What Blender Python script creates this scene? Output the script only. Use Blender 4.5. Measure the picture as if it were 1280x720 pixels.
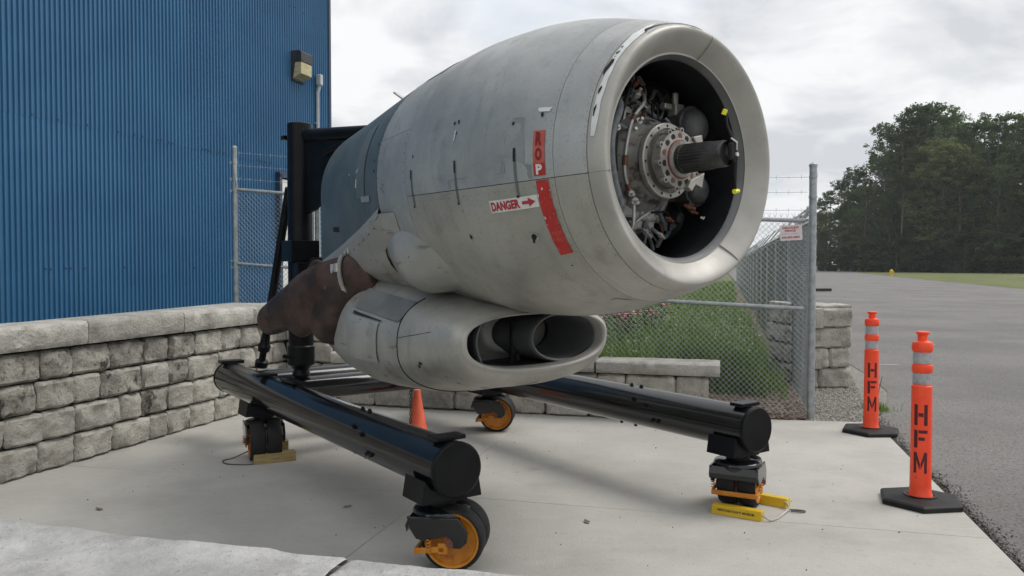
import bpy, math, random
import numpy as np
from mathutils import Vector, Matrix, noise
from math import sin, cos, pi, radians as RD

for o in list(bpy.data.objects):
    bpy.data.objects.remove(o)
SC = bpy.context.scene
COL = SC.collection

# ------------------------------------------------------------------ camera
cd = bpy.data.cameras.new('camera')
cd.lens = 28.125
cd.sensor_width = 36.0
cd.clip_start = 0.05
cd.clip_end = 6000
cam = bpy.data.objects.new('camera', cd)
cam.location = (0, 0, 1.55)
cam.rotation_euler = (pi / 2 - math.atan(0.03), 0, 0)
COL.objects.link(cam)
SC.camera = cam

# ------------------------------------------------------------------ sky and sun
SUN = Vector((0.80, 0.22, 1.12)).normalized()
elev = math.asin(SUN.z)
W = bpy.data.worlds.new('World')
SC.world = W
W.use_nodes = True
nt = W.node_tree
for n in list(nt.nodes):
    nt.nodes.remove(n)
N = nt.nodes.new
L = nt.links.new
out = N('ShaderNodeOutputWorld')
bg = N('ShaderNodeBackground')
bg.inputs['Strength'].default_value = 0.1
sky = N('ShaderNodeTexSky')
sky.sky_type = 'NISHITA'
sky.sun_disc = False
sky.sun_elevation = elev
sky.sun_rotation = math.atan2(SUN.x, SUN.y)
tc = N('ShaderNodeTexCoord')
sep = N('ShaderNodeSeparateXYZ')
L(tc.outputs['Generated'], sep.inputs[0])
zz = N('ShaderNodeMath'); zz.operation = 'MAXIMUM'; zz.inputs[1].default_value = 0.0
L(sep.outputs['Z'], zz.inputs[0])
za = N('ShaderNodeMath'); za.operation = 'ADD'; za.inputs[1].default_value = 0.22
L(zz.outputs[0], za.inputs[0])
dx = N('ShaderNodeMath'); dx.operation = 'DIVIDE'
dy = N('ShaderNodeMath'); dy.operation = 'DIVIDE'
L(sep.outputs['X'], dx.inputs[0]); L(za.outputs[0], dx.inputs[1])
L(sep.outputs['Y'], dy.inputs[0]); L(za.outputs[0], dy.inputs[1])
cmb = N('ShaderNodeCombineXYZ')
L(dx.outputs[0], cmb.inputs[0]); L(dy.outputs[0], cmb.inputs[1])
def wnoise(scale, det, dist=0.0, rough=0.55, seed=(0, 0, 0)):
    mp = N('ShaderNodeMapping'); mp.inputs['Location'].default_value = seed
    L(cmb.outputs[0], mp.inputs[0])
    t = N('ShaderNodeTexNoise')
    t.inputs['Scale'].default_value = scale
    t.inputs['Detail'].default_value = det
    t.inputs['Roughness'].default_value = rough
    t.inputs['Distortion'].default_value = dist
    L(mp.outputs[0], t.inputs['Vector'])
    return t
n1 = wnoise(2.1, 8, 0.5, 0.55, (3.1, 0.4, 0))
n2 = wnoise(0.7, 4, 0.2, 0.5, (7.7, 2.2, 0))
r1 = N('ShaderNodeValToRGB')
r1.color_ramp.elements[0].position = 0.38
r1.color_ramp.elements[0].color = (0.425, 0.44, 0.465, 1)
r1.color_ramp.elements[1].position = 0.58
r1.color_ramp.elements[1].color = (0.605, 0.612, 0.618, 1)
L(n1.outputs['Fac'], r1.inputs[0])
sc10 = N('ShaderNodeVectorMath'); sc10.operation = 'SCALE'; sc10.inputs['Scale'].default_value = 10.0
L(r1.outputs[0], sc10.inputs[0])
r2 = N('ShaderNodeValToRGB')
r2.color_ramp.elements[0].position = 0.27
r2.color_ramp.elements[0].color = (0.55, 0.55, 0.55, 1)
r2.color_ramp.elements[1].position = 0.40
r2.color_ramp.elements[1].color = (1, 1, 1, 1)
L(n2.outputs['Fac'], r2.inputs[0])
mx = N('ShaderNodeMix'); mx.data_type = 'RGBA'
L(r2.outputs[0], mx.inputs[0])
L(sky.outputs[0], mx.inputs[6]); L(sc10.outputs[0], mx.inputs[7])
L(mx.outputs[2], bg.inputs['Color'])
L(bg.outputs[0], out.inputs[0])

sd = bpy.data.lights.new('sun', 'SUN')
sd.energy = 1.3
sd.angle = RD(30)
sd.color = (1.0, 0.96, 0.90)
so = bpy.data.objects.new('sun', sd)
so.rotation_euler = SUN.to_track_quat('Z', 'Y').to_euler()
so.location = (20, 10, 30)
COL.objects.link(so)

SC.view_settings.view_transform = 'Standard'
SC.view_settings.look = 'None'
SC.view_settings.exposure = 0.70
SC.view_settings.gamma = 1.0
SC.view_settings.use_curve_mapping = False

# ------------------------------------------------------------------ helpers
RNG = random.Random(11)

def nrm(v):
    return Vector(v).normalized()

def spl(P, n=6):
    P = [Vector(p) for p in P]; Q = []
    for i in range(len(P) - 1):
        p0, p1, p2, p3 = P[max(0, i - 1)], P[i], P[i + 1], P[min(len(P) - 1, i + 2)]
        for s in np.linspace(0, 1, n, endpoint=False):
            Q.append(0.5 * ((2 * p1) + (p2 - p0) * s + (2 * p0 - 5 * p1 + 4 * p2 - p3) * s * s + (3 * p1 - p0 - 3 * p2 + p3) * s ** 3))
    return Q + [P[-1]]

class MB:
    """collects geometry, built as one mesh object"""
    def __init__(s):
        s.v = []; s.f = []
    def add(s, vs, fs):
        k = len(s.v)
        s.v += [tuple(p) for p in vs]
        s.f += [tuple(i + k for i in f) for f in fs]
    def box(s, c, size, rot=None):
        hx, hy, hz = size[0] / 2, size[1] / 2, size[2] / 2
        P = [Vector((x, y, z)) for z in (-hz, hz) for y in (-hy, hy) for x in (-hx, hx)]
        if rot is not None:
            P = [rot @ p for p in P]
        c = Vector(c)
        s.add([p + c for p in P], [(0, 2, 3, 1), (4, 5, 7, 6), (0, 1, 5, 4), (2, 6, 7, 3), (0, 4, 6, 2), (1, 3, 7, 5)])
    def prism(s, poly, d, e):
        """poly: list of Vectors (closed outline), extruded by vector d (both ends capped)"""
        n = len(poly); d = Vector(d)
        P = [Vector(p) for p in poly]
        s.add(P + [p + d for p in P], [tuple(range(n))[::-1], tuple(range(n, 2 * n))] +
              [(i, (i + 1) % n, n + (i + 1) % n, n + i) for i in range(n)])
    def tube(s, path, r, seg=10, cap=True, flat=1.0, up=None):
        path = [Vector(p) for p in path]
        n = len(path)
        rr = r if isinstance(r, (list, tuple)) else [r] * n
        rings = []
        prev = None
        for i, p in enumerate(path):
            t = (path[min(i + 1, n - 1)] - path[max(i - 1, 0)]).normalized()
            if prev is None:
                a = Vector(up) if up is not None else (Vector((0, 0, 1)) if abs(t.z) < 0.9 else Vector((1, 0, 0)))
            else:
                a = prev
            x = (a - t * a.dot(t)).normalized()
            prev = x
            y = t.cross(x)
            rings.append([p + (x * cos(2 * pi * k / seg) + y * sin(2 * pi * k / seg) * flat) * rr[i] for k in range(seg)])
        vs = [q for R_ in rings for q in R_]
        fs = []
        for i in range(n - 1):
            for k in range(seg):
                fs.append((i * seg + k, i * seg + (k + 1) % seg, (i + 1) * seg + (k + 1) % seg, (i + 1) * seg + k))
        if cap:
            fs.append(tuple(range(seg))[::-1])
            fs.append(tuple(range((n - 1) * seg, n * seg)))
        s.add(vs, fs)
    def cyl(s, p0, p1, r0, r1=None, seg=16, cap=True):
        s.tube([p0, p1], [r0, r0 if r1 is None else r1], seg, cap)
    def lathe(s, o, ax, prof, seg=24, cap=(True, True)):
        """prof: (along, radius) about axis ax from o"""
        o = Vector(o); ax = nrm(ax)
        a = Vector((0, 0, 1)) if abs(ax.z) < 0.9 else Vector((1, 0, 0))
        x = (a - ax * a.dot(ax)).normalized(); y = ax.cross(x)
        vs = []; fs = []
        for (h, r) in prof:
            for k in range(seg):
                t = 2 * pi * k / seg
                vs.append(o + ax * h + (x * cos(t) + y * sin(t)) * r)
        n = len(prof)
        for i in range(n - 1):
            for k in range(seg):
                fs.append((i * seg + k, i * seg + (k + 1) % seg, (i + 1) * seg + (k + 1) % seg, (i + 1) * seg + k))
        if cap[0]: fs.append(tuple(range(seg))[::-1])
        if cap[1]: fs.append(tuple(range((n - 1) * seg, n * seg)))
        s.add(vs, fs)
    def grid(s, fn, nu, nv):
        vs = [fn(i / nu, j / nv) for j in range(nv + 1) for i in range(nu + 1)]
        fs = [(j * (nu + 1) + i, j * (nu + 1) + i + 1, (j + 1) * (nu + 1) + i + 1, (j + 1) * (nu + 1) + i)
              for j in range(nv) for i in range(nu)]
        s.add(vs, fs)
    def loft(s, secs, closed=True, cap=(True, True)):
        m = len(secs[0])
        vs = [p for q in secs for p in q]; fs = []
        for i in range(len(secs) - 1):
            for k in range(m if closed else m - 1):
                fs.append((i * m + k, i * m + (k + 1) % m, (i + 1) * m + (k + 1) % m, (i + 1) * m + k))
        if cap[0]: fs.append(tuple(range(m))[::-1])
        if cap[1]: fs.append(tuple(range((len(secs) - 1) * m, len(secs) * m)))
        s.add(vs, fs)
    def mesh(s, name, mat, smooth=None, recalc=True):
        me = bpy.data.meshes.new(name)
        me.from_pydata([tuple(p) for p in s.v], [], s.f)
        me.update()
        if recalc:
            import bmesh
            bm = bmesh.new(); bm.from_mesh(me)
            bmesh.ops.recalc_face_normals(bm, faces=bm.faces)
            bm.to_mesh(me); bm.free()
        if mat: me.materials.append(mat)
        if smooth is not None:
            me.shade_smooth()
            me.set_sharp_from_angle(angle=RD(smooth))
        return me
    def build(s, name, mat, parent=None, smooth=None, bevel=0.0, recalc=True, seg=2):
        me = s.mesh(name, mat, smooth, recalc)
        return put(name, me, parent, bevel, seg)

def put(name, me, parent=None, bevel=0.0, seg=2):
    o = bpy.data.objects.new(name, me)
    COL.objects.link(o)
    if parent is not None: o.parent = parent
    if bevel > 0:
        m = o.modifiers.new('bevel', 'BEVEL')
        m.width = bevel; m.segments = seg; m.limit_method = 'ANGLE'; m.angle_limit = RD(40)
    return o

def tag(o, label=None, cat=None, group=None, kind=None):
    if label: o['label'] = label
    if cat: o['category'] = cat
    if group: o['group'] = group
    if kind: o['kind'] = kind
    return o

def thing(name, label, cat, loc=(0, 0, 0), rz=0.0, group=None):
    o = bpy.data.objects.new(name, None)
    o.empty_display_size = 0.2
    COL.objects.link(o)
    o.location = loc; o.rotation_euler = (0, 0, rz)
    return tag(o, label, cat, group)

def copy_tree(o, parent=None):
    c = o.copy(); COL.objects.link(c); c.parent = parent
    for ch in [x for x in CHILD.get(o.name, [])]:
        copy_tree(ch, c)
    return c
CHILD = {}
def index_children():
    CHILD.clear()
    for x in bpy.data.objects:
        if x.parent: CHILD.setdefault(x.parent.name, []).append(x)

# ------------------------------------------------------------------ materials
def mat(name, c1, c2=None, scale=4.0, rough=0.6, metal=0.0, bump=0.0, bscale=60.0, detail=6,
        spots=None, spec=0.5, objrand=0.0, coat=0.0, rough2=None, world=False, stretch=None, lo=0.35, hi=0.65, layers=(), transl=0.0):
    """procedural surface: two tones by noise, optional extra layers (colour, scale, low, high, strength, stretch), bump, per-object shift"""
    m = bpy.data.materials.new(name)
    m.use_nodes = True
    t = m.node_tree
    for n in list(t.nodes): t.nodes.remove(n)
    N = t.nodes.new; L = t.links.new
    o = N('ShaderNodeOutputMaterial'); b = N('ShaderNodeBsdfPrincipled')
    L(b.outputs[0], o.inputs[0])
    b.inputs['Roughness'].default_value = rough
    b.inputs['Metallic'].default_value = metal
    b.inputs['Specular IOR Level'].default_value = spec
    b.inputs['Coat Weight'].default_value = coat
    if c2 is None:
        c2 = tuple(min(1, x * 1.12 + 0.003) for x in c1)
    co = N('ShaderNodeTexCoord')
    src = co.outputs['Object']
    if world:
        g = N('ShaderNodeNewGeometry'); src = g.outputs['Position']
    oi = N('ShaderNodeObjectInfo')
    add = N('ShaderNodeVectorMath'); add.operation = 'ADD'
    mul = N('ShaderNodeMath'); mul.operation = 'MULTIPLY'; mul.inputs[1].default_value = 0.0 if world else 37.0
    L(oi.outputs['Random'], mul.inputs[0])
    L(src, add.inputs[0]); L(mul.outputs[0], add.inputs[1])
    vec = add.outputs[0]
    def noi(sc, det=6, st=None, rg=0.6):
        v = vec
        if st:
            mp = N('ShaderNodeMapping'); mp.inputs['Scale'].default_value = st
            L(vec, mp.inputs[0]); v = mp.outputs[0]
        k = N('ShaderNodeTexNoise')
        k.inputs['Scale'].default_value = sc; k.inputs['Detail'].default_value = det
        k.inputs['Roughness'].default_value = rg
        L(v, k.inputs['Vector'])
        return k.outputs['Fac']
    def ramp(f, lo, hi):
        r = N('ShaderNodeMapRange'); r.inputs['From Min'].default_value = lo; r.inputs['From Max'].default_value = hi
        r.interpolation_type = 'SMOOTHSTEP'
        L(f, r.inputs['Value']); return r.outputs[0]
    def mix(f, a, bb):
        x = N('ShaderNodeMix'); x.data_type = 'RGBA'
        if isinstance(f, float): x.inputs[0].default_value = f
        else: L(f, x.inputs[0])
        for idx, q in ((6, a), (7, bb)):
            if isinstance(q, tuple): x.inputs[idx].default_value = (*q, 1)
            else: L(q, x.inputs[idx])
        return x.outputs[2]
    base = noi(scale, detail, stretch)
    colr = mix(ramp(base, lo, hi), tuple(c1), tuple(c2))
    for ly in layers:
        c, s_, a, z_, st = ly[:5]
        f = ramp(noi(s_, 5, ly[5] if len(ly) > 5 else None), a, z_)
        q = N('ShaderNodeMath'); q.operation = 'MULTIPLY'; q.inputs[1].default_value = st
        L(f, q.inputs[0])
        colr = mix(q.outputs[0], colr, tuple(c))
    if objrand:
        h = N('ShaderNodeHueSaturation')
        mr = N('ShaderNodeMapRange'); mr.inputs['To Min'].default_value = 1 - objrand; mr.inputs['To Max'].default_value = 1 + objrand
        L(oi.outputs['Random'], mr.inputs['Value']); L(mr.outputs[0], h.inputs['Value'])
        L(colr, h.inputs['Color']); colr = h.outputs[0]
    L(colr, b.inputs['Base Color'])
    if transl:
        tr = N('ShaderNodeBsdfTranslucent'); ms = N('ShaderNodeMixShader'); ms.inputs[0].default_value = transl
        L(colr, tr.inputs['Color']); L(b.outputs[0], ms.inputs[1]); L(tr.outputs[0], ms.inputs[2]); L(ms.outputs[0], o.inputs[0])
    if rough2 is not None:
        r = N('ShaderNodeMapRange'); r.inputs['To Min'].default_value = rough; r.inputs['To Max'].default_value = rough2
        L(ramp(noi(scale * 1.7, 5), 0.35, 0.65), r.inputs['Value']); L(r.outputs[0], b.inputs['Roughness'])
    if bump:
        bp = N('ShaderNodeBump'); bp.inputs['Strength'].default_value = min(1.0, bump)
        bp.inputs['Distance'].default_value = 0.02 if bump < 1 else 0.02 * bump
        L(noi(bscale, 8, None, 0.65), bp.inputs['Height']); L(bp.outputs[0], b.inputs['Normal'])
    return m

M = {}
M['cowl'] = mat('cowl_paint', (0.345, 0.36, 0.363), (0.45, 0.46, 0.455), 2.2, 0.40, 0.3, 0.10, 6, rough2=0.56,
                layers=[((0.20, 0.205, 0.20), 5.5, 0.55, 0.75, 0.45), ((0.13, 0.125, 0.115), 30, 0.68, 0.76, 0.5),
                        ((0.47, 0.475, 0.465), 3.4, 0.60, 0.72, 0.5), ((0.24, 0.235, 0.22), 6, 0.52, 0.72, 0.30, (2.4, 0.5, 0.35)), ((0.25, 0.245, 0.23), 60, 0.56, 0.68, 0.4)])
M['cowl_low'] = mat('cowl_lower_paint', (0.37, 0.365, 0.335), (0.46, 0.45, 0.415), 2.4, 0.40, 0.3, 0.10, 6, rough2=0.56,
                layers=[((0.215, 0.205, 0.18), 5.0, 0.55, 0.75, 0.45), ((0.11, 0.10, 0.09), 26, 0.68, 0.76, 0.55),
                        ((0.47, 0.46, 0.42), 3.4, 0.62, 0.74, 0.5), ((0.23, 0.215, 0.19), 6, 0.52, 0.72, 0.30, (2.4, 0.5, 0.35)), ((0.25, 0.235, 0.21), 60, 0.56, 0.68, 0.4)])
M['lip'] = mat('bare_lip_metal', (0.37, 0.36, 0.335), (0.45, 0.44, 0.41), 3.0, 0.42, 0.2, 0.05, 60, rough2=0.5,
               layers=[((0.30, 0.285, 0.26), 7, 0.56, 0.76, 0.5), ((0.20, 0.18, 0.16), 35, 0.68, 0.78, 0.4)])
M['aft'] = mat('blue_grey_paint', (0.088, 0.116, 0.132), (0.125, 0.154, 0.168), 3.0, 0.42, 0.1, 0.06, 40, rough2=0.55,
               layers=[((0.06, 0.075, 0.085), 6, 0.58, 0.75, 0.5), ((0.24, 0.27, 0.28), 18, 0.68, 0.76, 0.4)])
M['aftdoor'] = mat('grey_panel_paint', (0.135, 0.155, 0.16), (0.175, 0.195, 0.20), 3.0, 0.45, 0.1, 0.05, 40,
               layers=[((0.12, 0.13, 0.13), 6, 0.58, 0.75, 0.5)])
M['cheek'] = mat('stained_fairing_paint', (0.36, 0.36, 0.335), (0.46, 0.455, 0.43), 3.0, 0.4, 0.3, 0.08, 40, rough2=0.55,
               layers=[((0.16, 0.135, 0.105), 4, 0.54, 0.72, 0.65), ((0.10, 0.085, 0.07), 9, 0.60, 0.72, 0.6, (.4, 1, 2.5)), ((0.09, 0.08, 0.07), 24, 0.64, 0.72, 0.7)])
M['recess'] = mat('shadow_grey_panel', (0.20, 0.205, 0.20), (0.26, 0.265, 0.26), 4, 0.45, 0.2, 0.05, 40, layers=[((0.12, 0.11, 0.10), 6, 0.55, 0.72, 0.5)])  # panel grey darkened: shade of the concave recess put into the colour
M['doubler'] = mat('doubler_plate_paint', (0.285, 0.30, 0.30), (0.34, 0.355, 0.35), 5, 0.45, 0.25, 0.05, 40)
M['white_primer'] = mat('white_primer', (0.66, 0.68, 0.69), (0.76, 0.77, 0.77), 20, 0.6)
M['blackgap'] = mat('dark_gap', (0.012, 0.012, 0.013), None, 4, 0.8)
M['interior'] = mat('near_black_interior', (0.008, 0.009, 0.012), (0.018, 0.020, 0.024), 7, 0.6, 0.1, 0.1, 30)  # near-black base for duct liner, scoop duct and firewall
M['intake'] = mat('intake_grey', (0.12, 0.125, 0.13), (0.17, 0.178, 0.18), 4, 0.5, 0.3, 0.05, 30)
M['case'] = mat('crankcase_grey', (0.27, 0.275, 0.27), (0.40, 0.39, 0.37), 6, 0.45, 0.15, 0.2, 40,
                layers=[((0.22, 0.16, 0.12), 9, 0.52, 0.68, 0.6), ((0.035, 0.035, 0.035), 11, 0.50, 0.66, 0.85)])
M['flange'] = mat('flange_steel', (0.26, 0.245, 0.23), (0.40, 0.375, 0.35), 16, 0.45, 0.25, 0.15, 70,
                  layers=[((0.19, 0.11, 0.07), 12, 0.58, 0.68, 0.6)])
M['ringsteel'] = mat('pale_ring_steel', (0.36, 0.35, 0.32), (0.44, 0.43, 0.40), 12, 0.4, 0.5, 0.1, 50)
M['shaft'] = mat('dark_shaft_steel', (0.05, 0.05, 0.052), (0.09, 0.09, 0.09), 14, 0.4, 0.7, 0.1, 60)
M['cyl'] = mat('cylinder_black', (0.05, 0.052, 0.056), (0.09, 0.092, 0.096), 10, 0.5, 0.3)
M['dome'] = mat('dome_grey', (0.06, 0.062, 0.064), (0.11, 0.11, 0.11), 12, 0.5, 0.15, layers=[((0.05, 0.05, 0.05), 20, 0.55, 0.7, 0.6)])
M['hose'] = mat('braided_hose', (0.16, 0.18, 0.20), (0.26, 0.28, 0.30), 30, 0.6, 0.1, 0.3, 120)
M['pale_tube'] = mat('pale_tube', (0.42, 0.42, 0.42), (0.52, 0.51, 0.50), 20, 0.4, 0.5)
M['copper'] = mat('red_brown_clamp', (0.15, 0.062, 0.042), (0.22, 0.095, 0.065), 20, 0.5, 0.2)
M['fitting'] = mat('bright_fitting', (0.52, 0.50, 0.47), (0.68, 0.66, 0.62), 25, 0.35, 0.5)
M['rust'] = mat('heat_stained_steel', (0.040, 0.027, 0.023), (0.098, 0.063, 0.052), 5, 0.48, 0.3, 0.2, 30, rough2=0.7,
                layers=[((0.13, 0.058, 0.038), 4.5, 0.54, 0.70, 0.5), ((0.012, 0.011, 0.012), 3, 0.55, 0.70, 0.8)])
M['clamp'] = mat('clamp_steel', (0.36, 0.34, 0.31), (0.50, 0.48, 0.45), 20, 0.35, 0.6)
M['red'] = mat('red_tape', (0.42, 0.022, 0.02), (0.52, 0.035, 0.03), 14, 0.5, 0, 0.05, 80,
               layers=[((0.50, 0.10, 0.07), 8, 0.58, 0.66, 0.6), ((0.45, 0.42, 0.38), 22, 0.68, 0.71, 0.9)])
M['redfade'] = mat('faded_red_tape', (0.50, 0.09, 0.06), (0.56, 0.14, 0.10), 14, 0.5, 0, 0.05, 80)
M['maroon'] = mat('maroon_paint', (0.20, 0.012, 0.02), (0.26, 0.02, 0.03), 20, 0.5)
M['decal_white'] = mat('decal_white', (0.72, 0.70, 0.68), (0.78, 0.77, 0.75), 15, 0.5, layers=[((0.5, 0.46, 0.44), 14, 0.6, 0.75, 0.5)])
M['black'] = mat('gloss_black_paint', (0.006, 0.007, 0.009), (0.011, 0.012, 0.014), 5, 0.15, 0, 0, 25, spec=0.6)
M['black_matte'] = mat('satin_black_paint', (0.004, 0.0045, 0.006), (0.008, 0.009, 0.011), 6, 0.36, 0, 0, 40, spec=0.20)
M['rubber'] = mat('tyre_rubber', (0.008, 0.0085, 0.009), (0.016, 0.016, 0.016), 12, 0.65, 0, 0.1, 80, spec=0.35)
M['orange'] = mat('orange_wheel_paint', (0.50, 0.17, 0.012), (0.62, 0.25, 0.02), 14, 0.45, 0, 0.1, 60,
                  layers=[((0.16, 0.07, 0.03), 16, 0.56, 0.70, 0.7)])
M['yellow'] = mat('yellow_chock_paint', (0.62, 0.40, 0.01), (0.68, 0.46, 0.02), 10, 0.5, 0, 0.1, 60,
                  layers=[((0.22, 0.15, 0.03), 14, 0.62, 0.74, 0.6)])
M['wood'] = mat('old_wood', (0.27, 0.20, 0.085), (0.36, 0.28, 0.13), 10, 0.75, 0, 0.2, 50, stretch=(1, 6, 6),
                layers=[((0.12, 0.09, 0.05), 12, 0.58, 0.72, 0.6, (0.5, 5, 5))])
M['rope'] = mat('pale_rope', (0.40, 0.38, 0.34), (0.55, 0.53, 0.48), 60, 0.9)
M['wire'] = mat('dark_wire', (0.10, 0.10, 0.10), None, 20, 0.5, 0.5)
M['dtext'] = mat('dark_lettering', (0.05, 0.03, 0.01), None, 20, 0.6)
M['dark_red_text'] = mat('red_lettering', (0.42, 0.03, 0.05), None, 20, 0.6)
M['grey_text'] = mat('grey_lettering', (0.3, 0.3, 0.3), None, 20, 0.6)
M['post_orange'] = mat('fluorescent_orange', (0.95, 0.070, 0.022), (1.0, 0.095, 0.030), 8, 0.45, 0, 0.03, 50,
                       layers=[((0.5, 0.06, 0.035), 9, 0.60, 0.76, 0.35, (1, 1, .4)), ((0.16, 0.06, 0.04), 34, 0.66, 0.72, 0.6, (1, 1, .5))])
M['cone'] = mat('cone_orange', (0.72, 0.11, 0.05), (0.80, 0.16, 0.08), 8, 0.55)
M['band'] = mat('reflective_band', (0.36, 0.37, 0.39), (0.45, 0.46, 0.48), 30, 0.4, 0.2, 0.1, 160, layers=[((0.18, 0.17, 0.16), 14, 0.58, 0.72, 0.6)])
M['stencil'] = mat('stencil_paint', (0.075, 0.008, 0.012), (0.10, 0.012, 0.016), 25, 0.6)
M['galv'] = mat('galvanised_steel', (0.30, 0.33, 0.34), (0.42, 0.45, 0.46), 14, 0.42, 0.5, 0.05, 60, world=True)
M['mesh'] = mat('galvanised_wire', (0.30, 0.33, 0.345), (0.42, 0.45, 0.46), 3, 0.45, 0.45, world=True)
M['sign'] = mat('sign_white', (0.70, 0.64, 0.65), (0.76, 0.71, 0.72), 12, 0.5)
M['blue'] = mat('blue_siding', (0.032, 0.128, 0.262), (0.040, 0.148, 0.292), 1.2, 0.36, 0.1, 0.02, 20, world=True, spec=0.5,
                layers=[((0.05, 0.115, 0.215), 0.9, 0.55, 0.75, 0.4, (1, 1, 0.25))], objrand=0.04)
M['bluedark'] = mat('dark_blue_trim', (0.03, 0.05, 0.09), None, 5, 0.4)
M['door'] = mat('white_door_paint', (0.74, 0.74, 0.72), (0.80, 0.80, 0.78), 5, 0.45)
M['lampbody'] = mat('bronze_lamp_housing', (0.03, 0.031, 0.035), (0.05, 0.05, 0.055), 10, 0.5)
M['lens'] = mat('yellowed_lens', (0.46, 0.40, 0.22), (0.58, 0.52, 0.32), 6, 0.25, 0, 0.15, 40, stretch=(1, 1, 4))
M['pvc'] = mat('pale_conduit', (0.42, 0.46, 0.48), (0.50, 0.54, 0.56), 8, 0.5)

def stone_material(name, a, b, stain=0.6, slo=0.62):
    return mat(name, a, b, 6, 0.9, 0, 1.0, 38, objrand=0.14, spec=0.2,
               layers=[((a[0] * 0.62, a[1] * 0.60, a[2] * 0.58), 3.2, 0.54, 0.74, 0.55),
                       ((0.05, 0.044, 0.042), 8, slo, slo + .10, stain, (1, 1, .55)), ((0.09, 0.08, 0.072), 30, 0.57, 0.66, stain * .8),
                       ((0.52, 0.50, 0.455), 9, 0.62, 0.74, 0.5)])
M['stone'] = stone_material('split_stone', (0.355, 0.337, 0.298), (0.485, 0.465, 0.415), 0.4)
M['stone_dark'] = stone_material('stained_stone', (0.275, 0.258, 0.23), (0.45, 0.43, 0.38), 0.9, 0.56)
M['capstone'] = stone_material('cap_stone', (0.37, 0.355, 0.32), (0.50, 0.485, 0.445), 0.25)
M['capnear'] = mat('near_cap_stone', (0.34, 0.338, 0.33), (0.47, 0.465, 0.452), 7, 0.85, 0, 0.55, 60, spec=0.25,
                   layers=[((0.25, 0.248, 0.24), 9, 0.52, 0.70, 0.6), ((0.56, 0.55, 0.53), 15, 0.58, 0.70, 0.5), ((0.15, 0.14, 0.13), 120, 0.60, 0.68, 0.5),
                           ((0.20, 0.19, 0.18), 40, 0.70, 0.76, 0.5)])
M['core'] = mat('wall_core_dark', (0.030, 0.028, 0.026), None, 4, 0.95)

# ground materials
M['concrete'] = mat('broom_finished_concrete', (0.40, 0.388, 0.36), (0.465, 0.452, 0.42), 1.1, 0.85, 0, 0.25, 55, world=True, spec=0.25,
                    layers=[((0.27, 0.25, 0.22), 0.7, 0.52, 0.75, 0.5), ((0.50, 0.485, 0.45), 1.9, 0.60, 0.75, 0.6),
                            ((0.47, 0.455, 0.42), 7.0, 0.52, 0.75, 0.5, (0.25, 1.8, 1)), ((0.23, 0.215, 0.19), 1.3, 0.60, 0.78, 0.5),
                            ((0.15, 0.13, 0.11), 4.2, 0.68, 0.76, 0.55), ((0.30, 0.28, 0.25), 22, 0.56, 0.7, 0.35), ((0.25, 0.24, 0.22), 240, 0.55, 0.70, 0.35)])
M['asphalt'] = mat('worn_asphalt', (0.185, 0.178, 0.172), (0.235, 0.226, 0.218), 0.35, 0.9, 0, 0.6, 130, world=True, spec=0.25,
                   layers=[((0.15, 0.145, 0.14), 0.16, 0.52, 0.70, 0.5), ((0.085, 0.083, 0.08), 48, 0.50, 0.62, 0.7),
                           ((0.42, 0.405, 0.39), 70, 0.60, 0.68, 0.75), ((0.14, 0.135, 0.13), 1.1, 0.6, 0.72, 0.4)])
M['roadpaint'] = mat('worn_road_paint', (0.34, 0.33, 0.31), (0.42, 0.41, 0.39), 12, 0.9)
M['gravel'] = mat('gravel', (0.20, 0.185, 0.165), (0.33, 0.31, 0.28), 30, 0.95, 0, 1.0, 60, world=True)
M['pebble'] = mat('pebble', (0.22, 0.205, 0.185), (0.42, 0.40, 0.365), 25, 0.9, world=True)
M['mulch'] = mat('bark_mulch', (0.085, 0.063, 0.050), (0.165, 0.125, 0.10), 25, 0.95, 0, 1.0, 50, world=True)
M['chip'] = mat('bark_chip', (0.11, 0.080, 0.062), (0.29, 0.225, 0.18), 15, 0.95, world=True)
M['dirt'] = mat('edge_dirt', (0.045, 0.038, 0.032), (0.10, 0.085, 0.07), 18, 0.95, 0, 1.0, 60, world=True)
M['crumb'] = mat('asphalt_crumbs', (0.07, 0.065, 0.06), (0.22, 0.21, 0.195), 40, 0.95, world=True)
M['soil'] = mat('bed_soil', (0.10, 0.085, 0.06), (0.16, 0.14, 0.10), 4, 0.95, 0, 0.6, 20, world=True)
M['lawn'] = mat('lawn', (0.085, 0.105, 0.026), (0.13, 0.145, 0.040), 0.25, 0.95, 0, 0.3, 8, world=True,
                layers=[((0.22, 0.20, 0.08), 0.12, 0.55, 0.75, 0.6)])
M['blade'] = mat('tall_grass', (0.095, 0.165, 0.038), (0.20, 0.285, 0.075), 2.2, 0.7, world=True, spec=0.15, transl=0.3,
                 layers=[((0.24, 0.26, 0.11), 5.0, 0.60, 0.75, 0.6)])
M['petal_white'] = mat('white_petals', (0.62, 0.60, 0.52), (0.72, 0.70, 0.64), 30, 0.7, world=True)
M['petal_pink'] = mat('pink_petals', (0.66, 0.13, 0.24), (0.80, 0.30, 0.40), 30, 0.7, world=True)
M['rose_leaf'] = mat('rose_leaf', (0.030, 0.045, 0.022), (0.055, 0.075, 0.035), 12, 0.6, world=True)
M['bark'] = mat('tree_bark', (0.085, 0.075, 0.06), (0.16, 0.145, 0.12), 2, 0.9, 0, 0.5, 8)
M['leaf_a'] = mat('cottonwood_leaves', (0.080, 0.122, 0.052), (0.122, 0.172, 0.074), 0.35, 0.8, spec=0.08, objrand=0.26, transl=0.42)
M['leaf_b'] = mat('alder_leaves', (0.085, 0.112, 0.044), (0.150, 0.175, 0.075), 0.35, 0.8, spec=0.08, objrand=0.16, transl=0.42)
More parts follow.
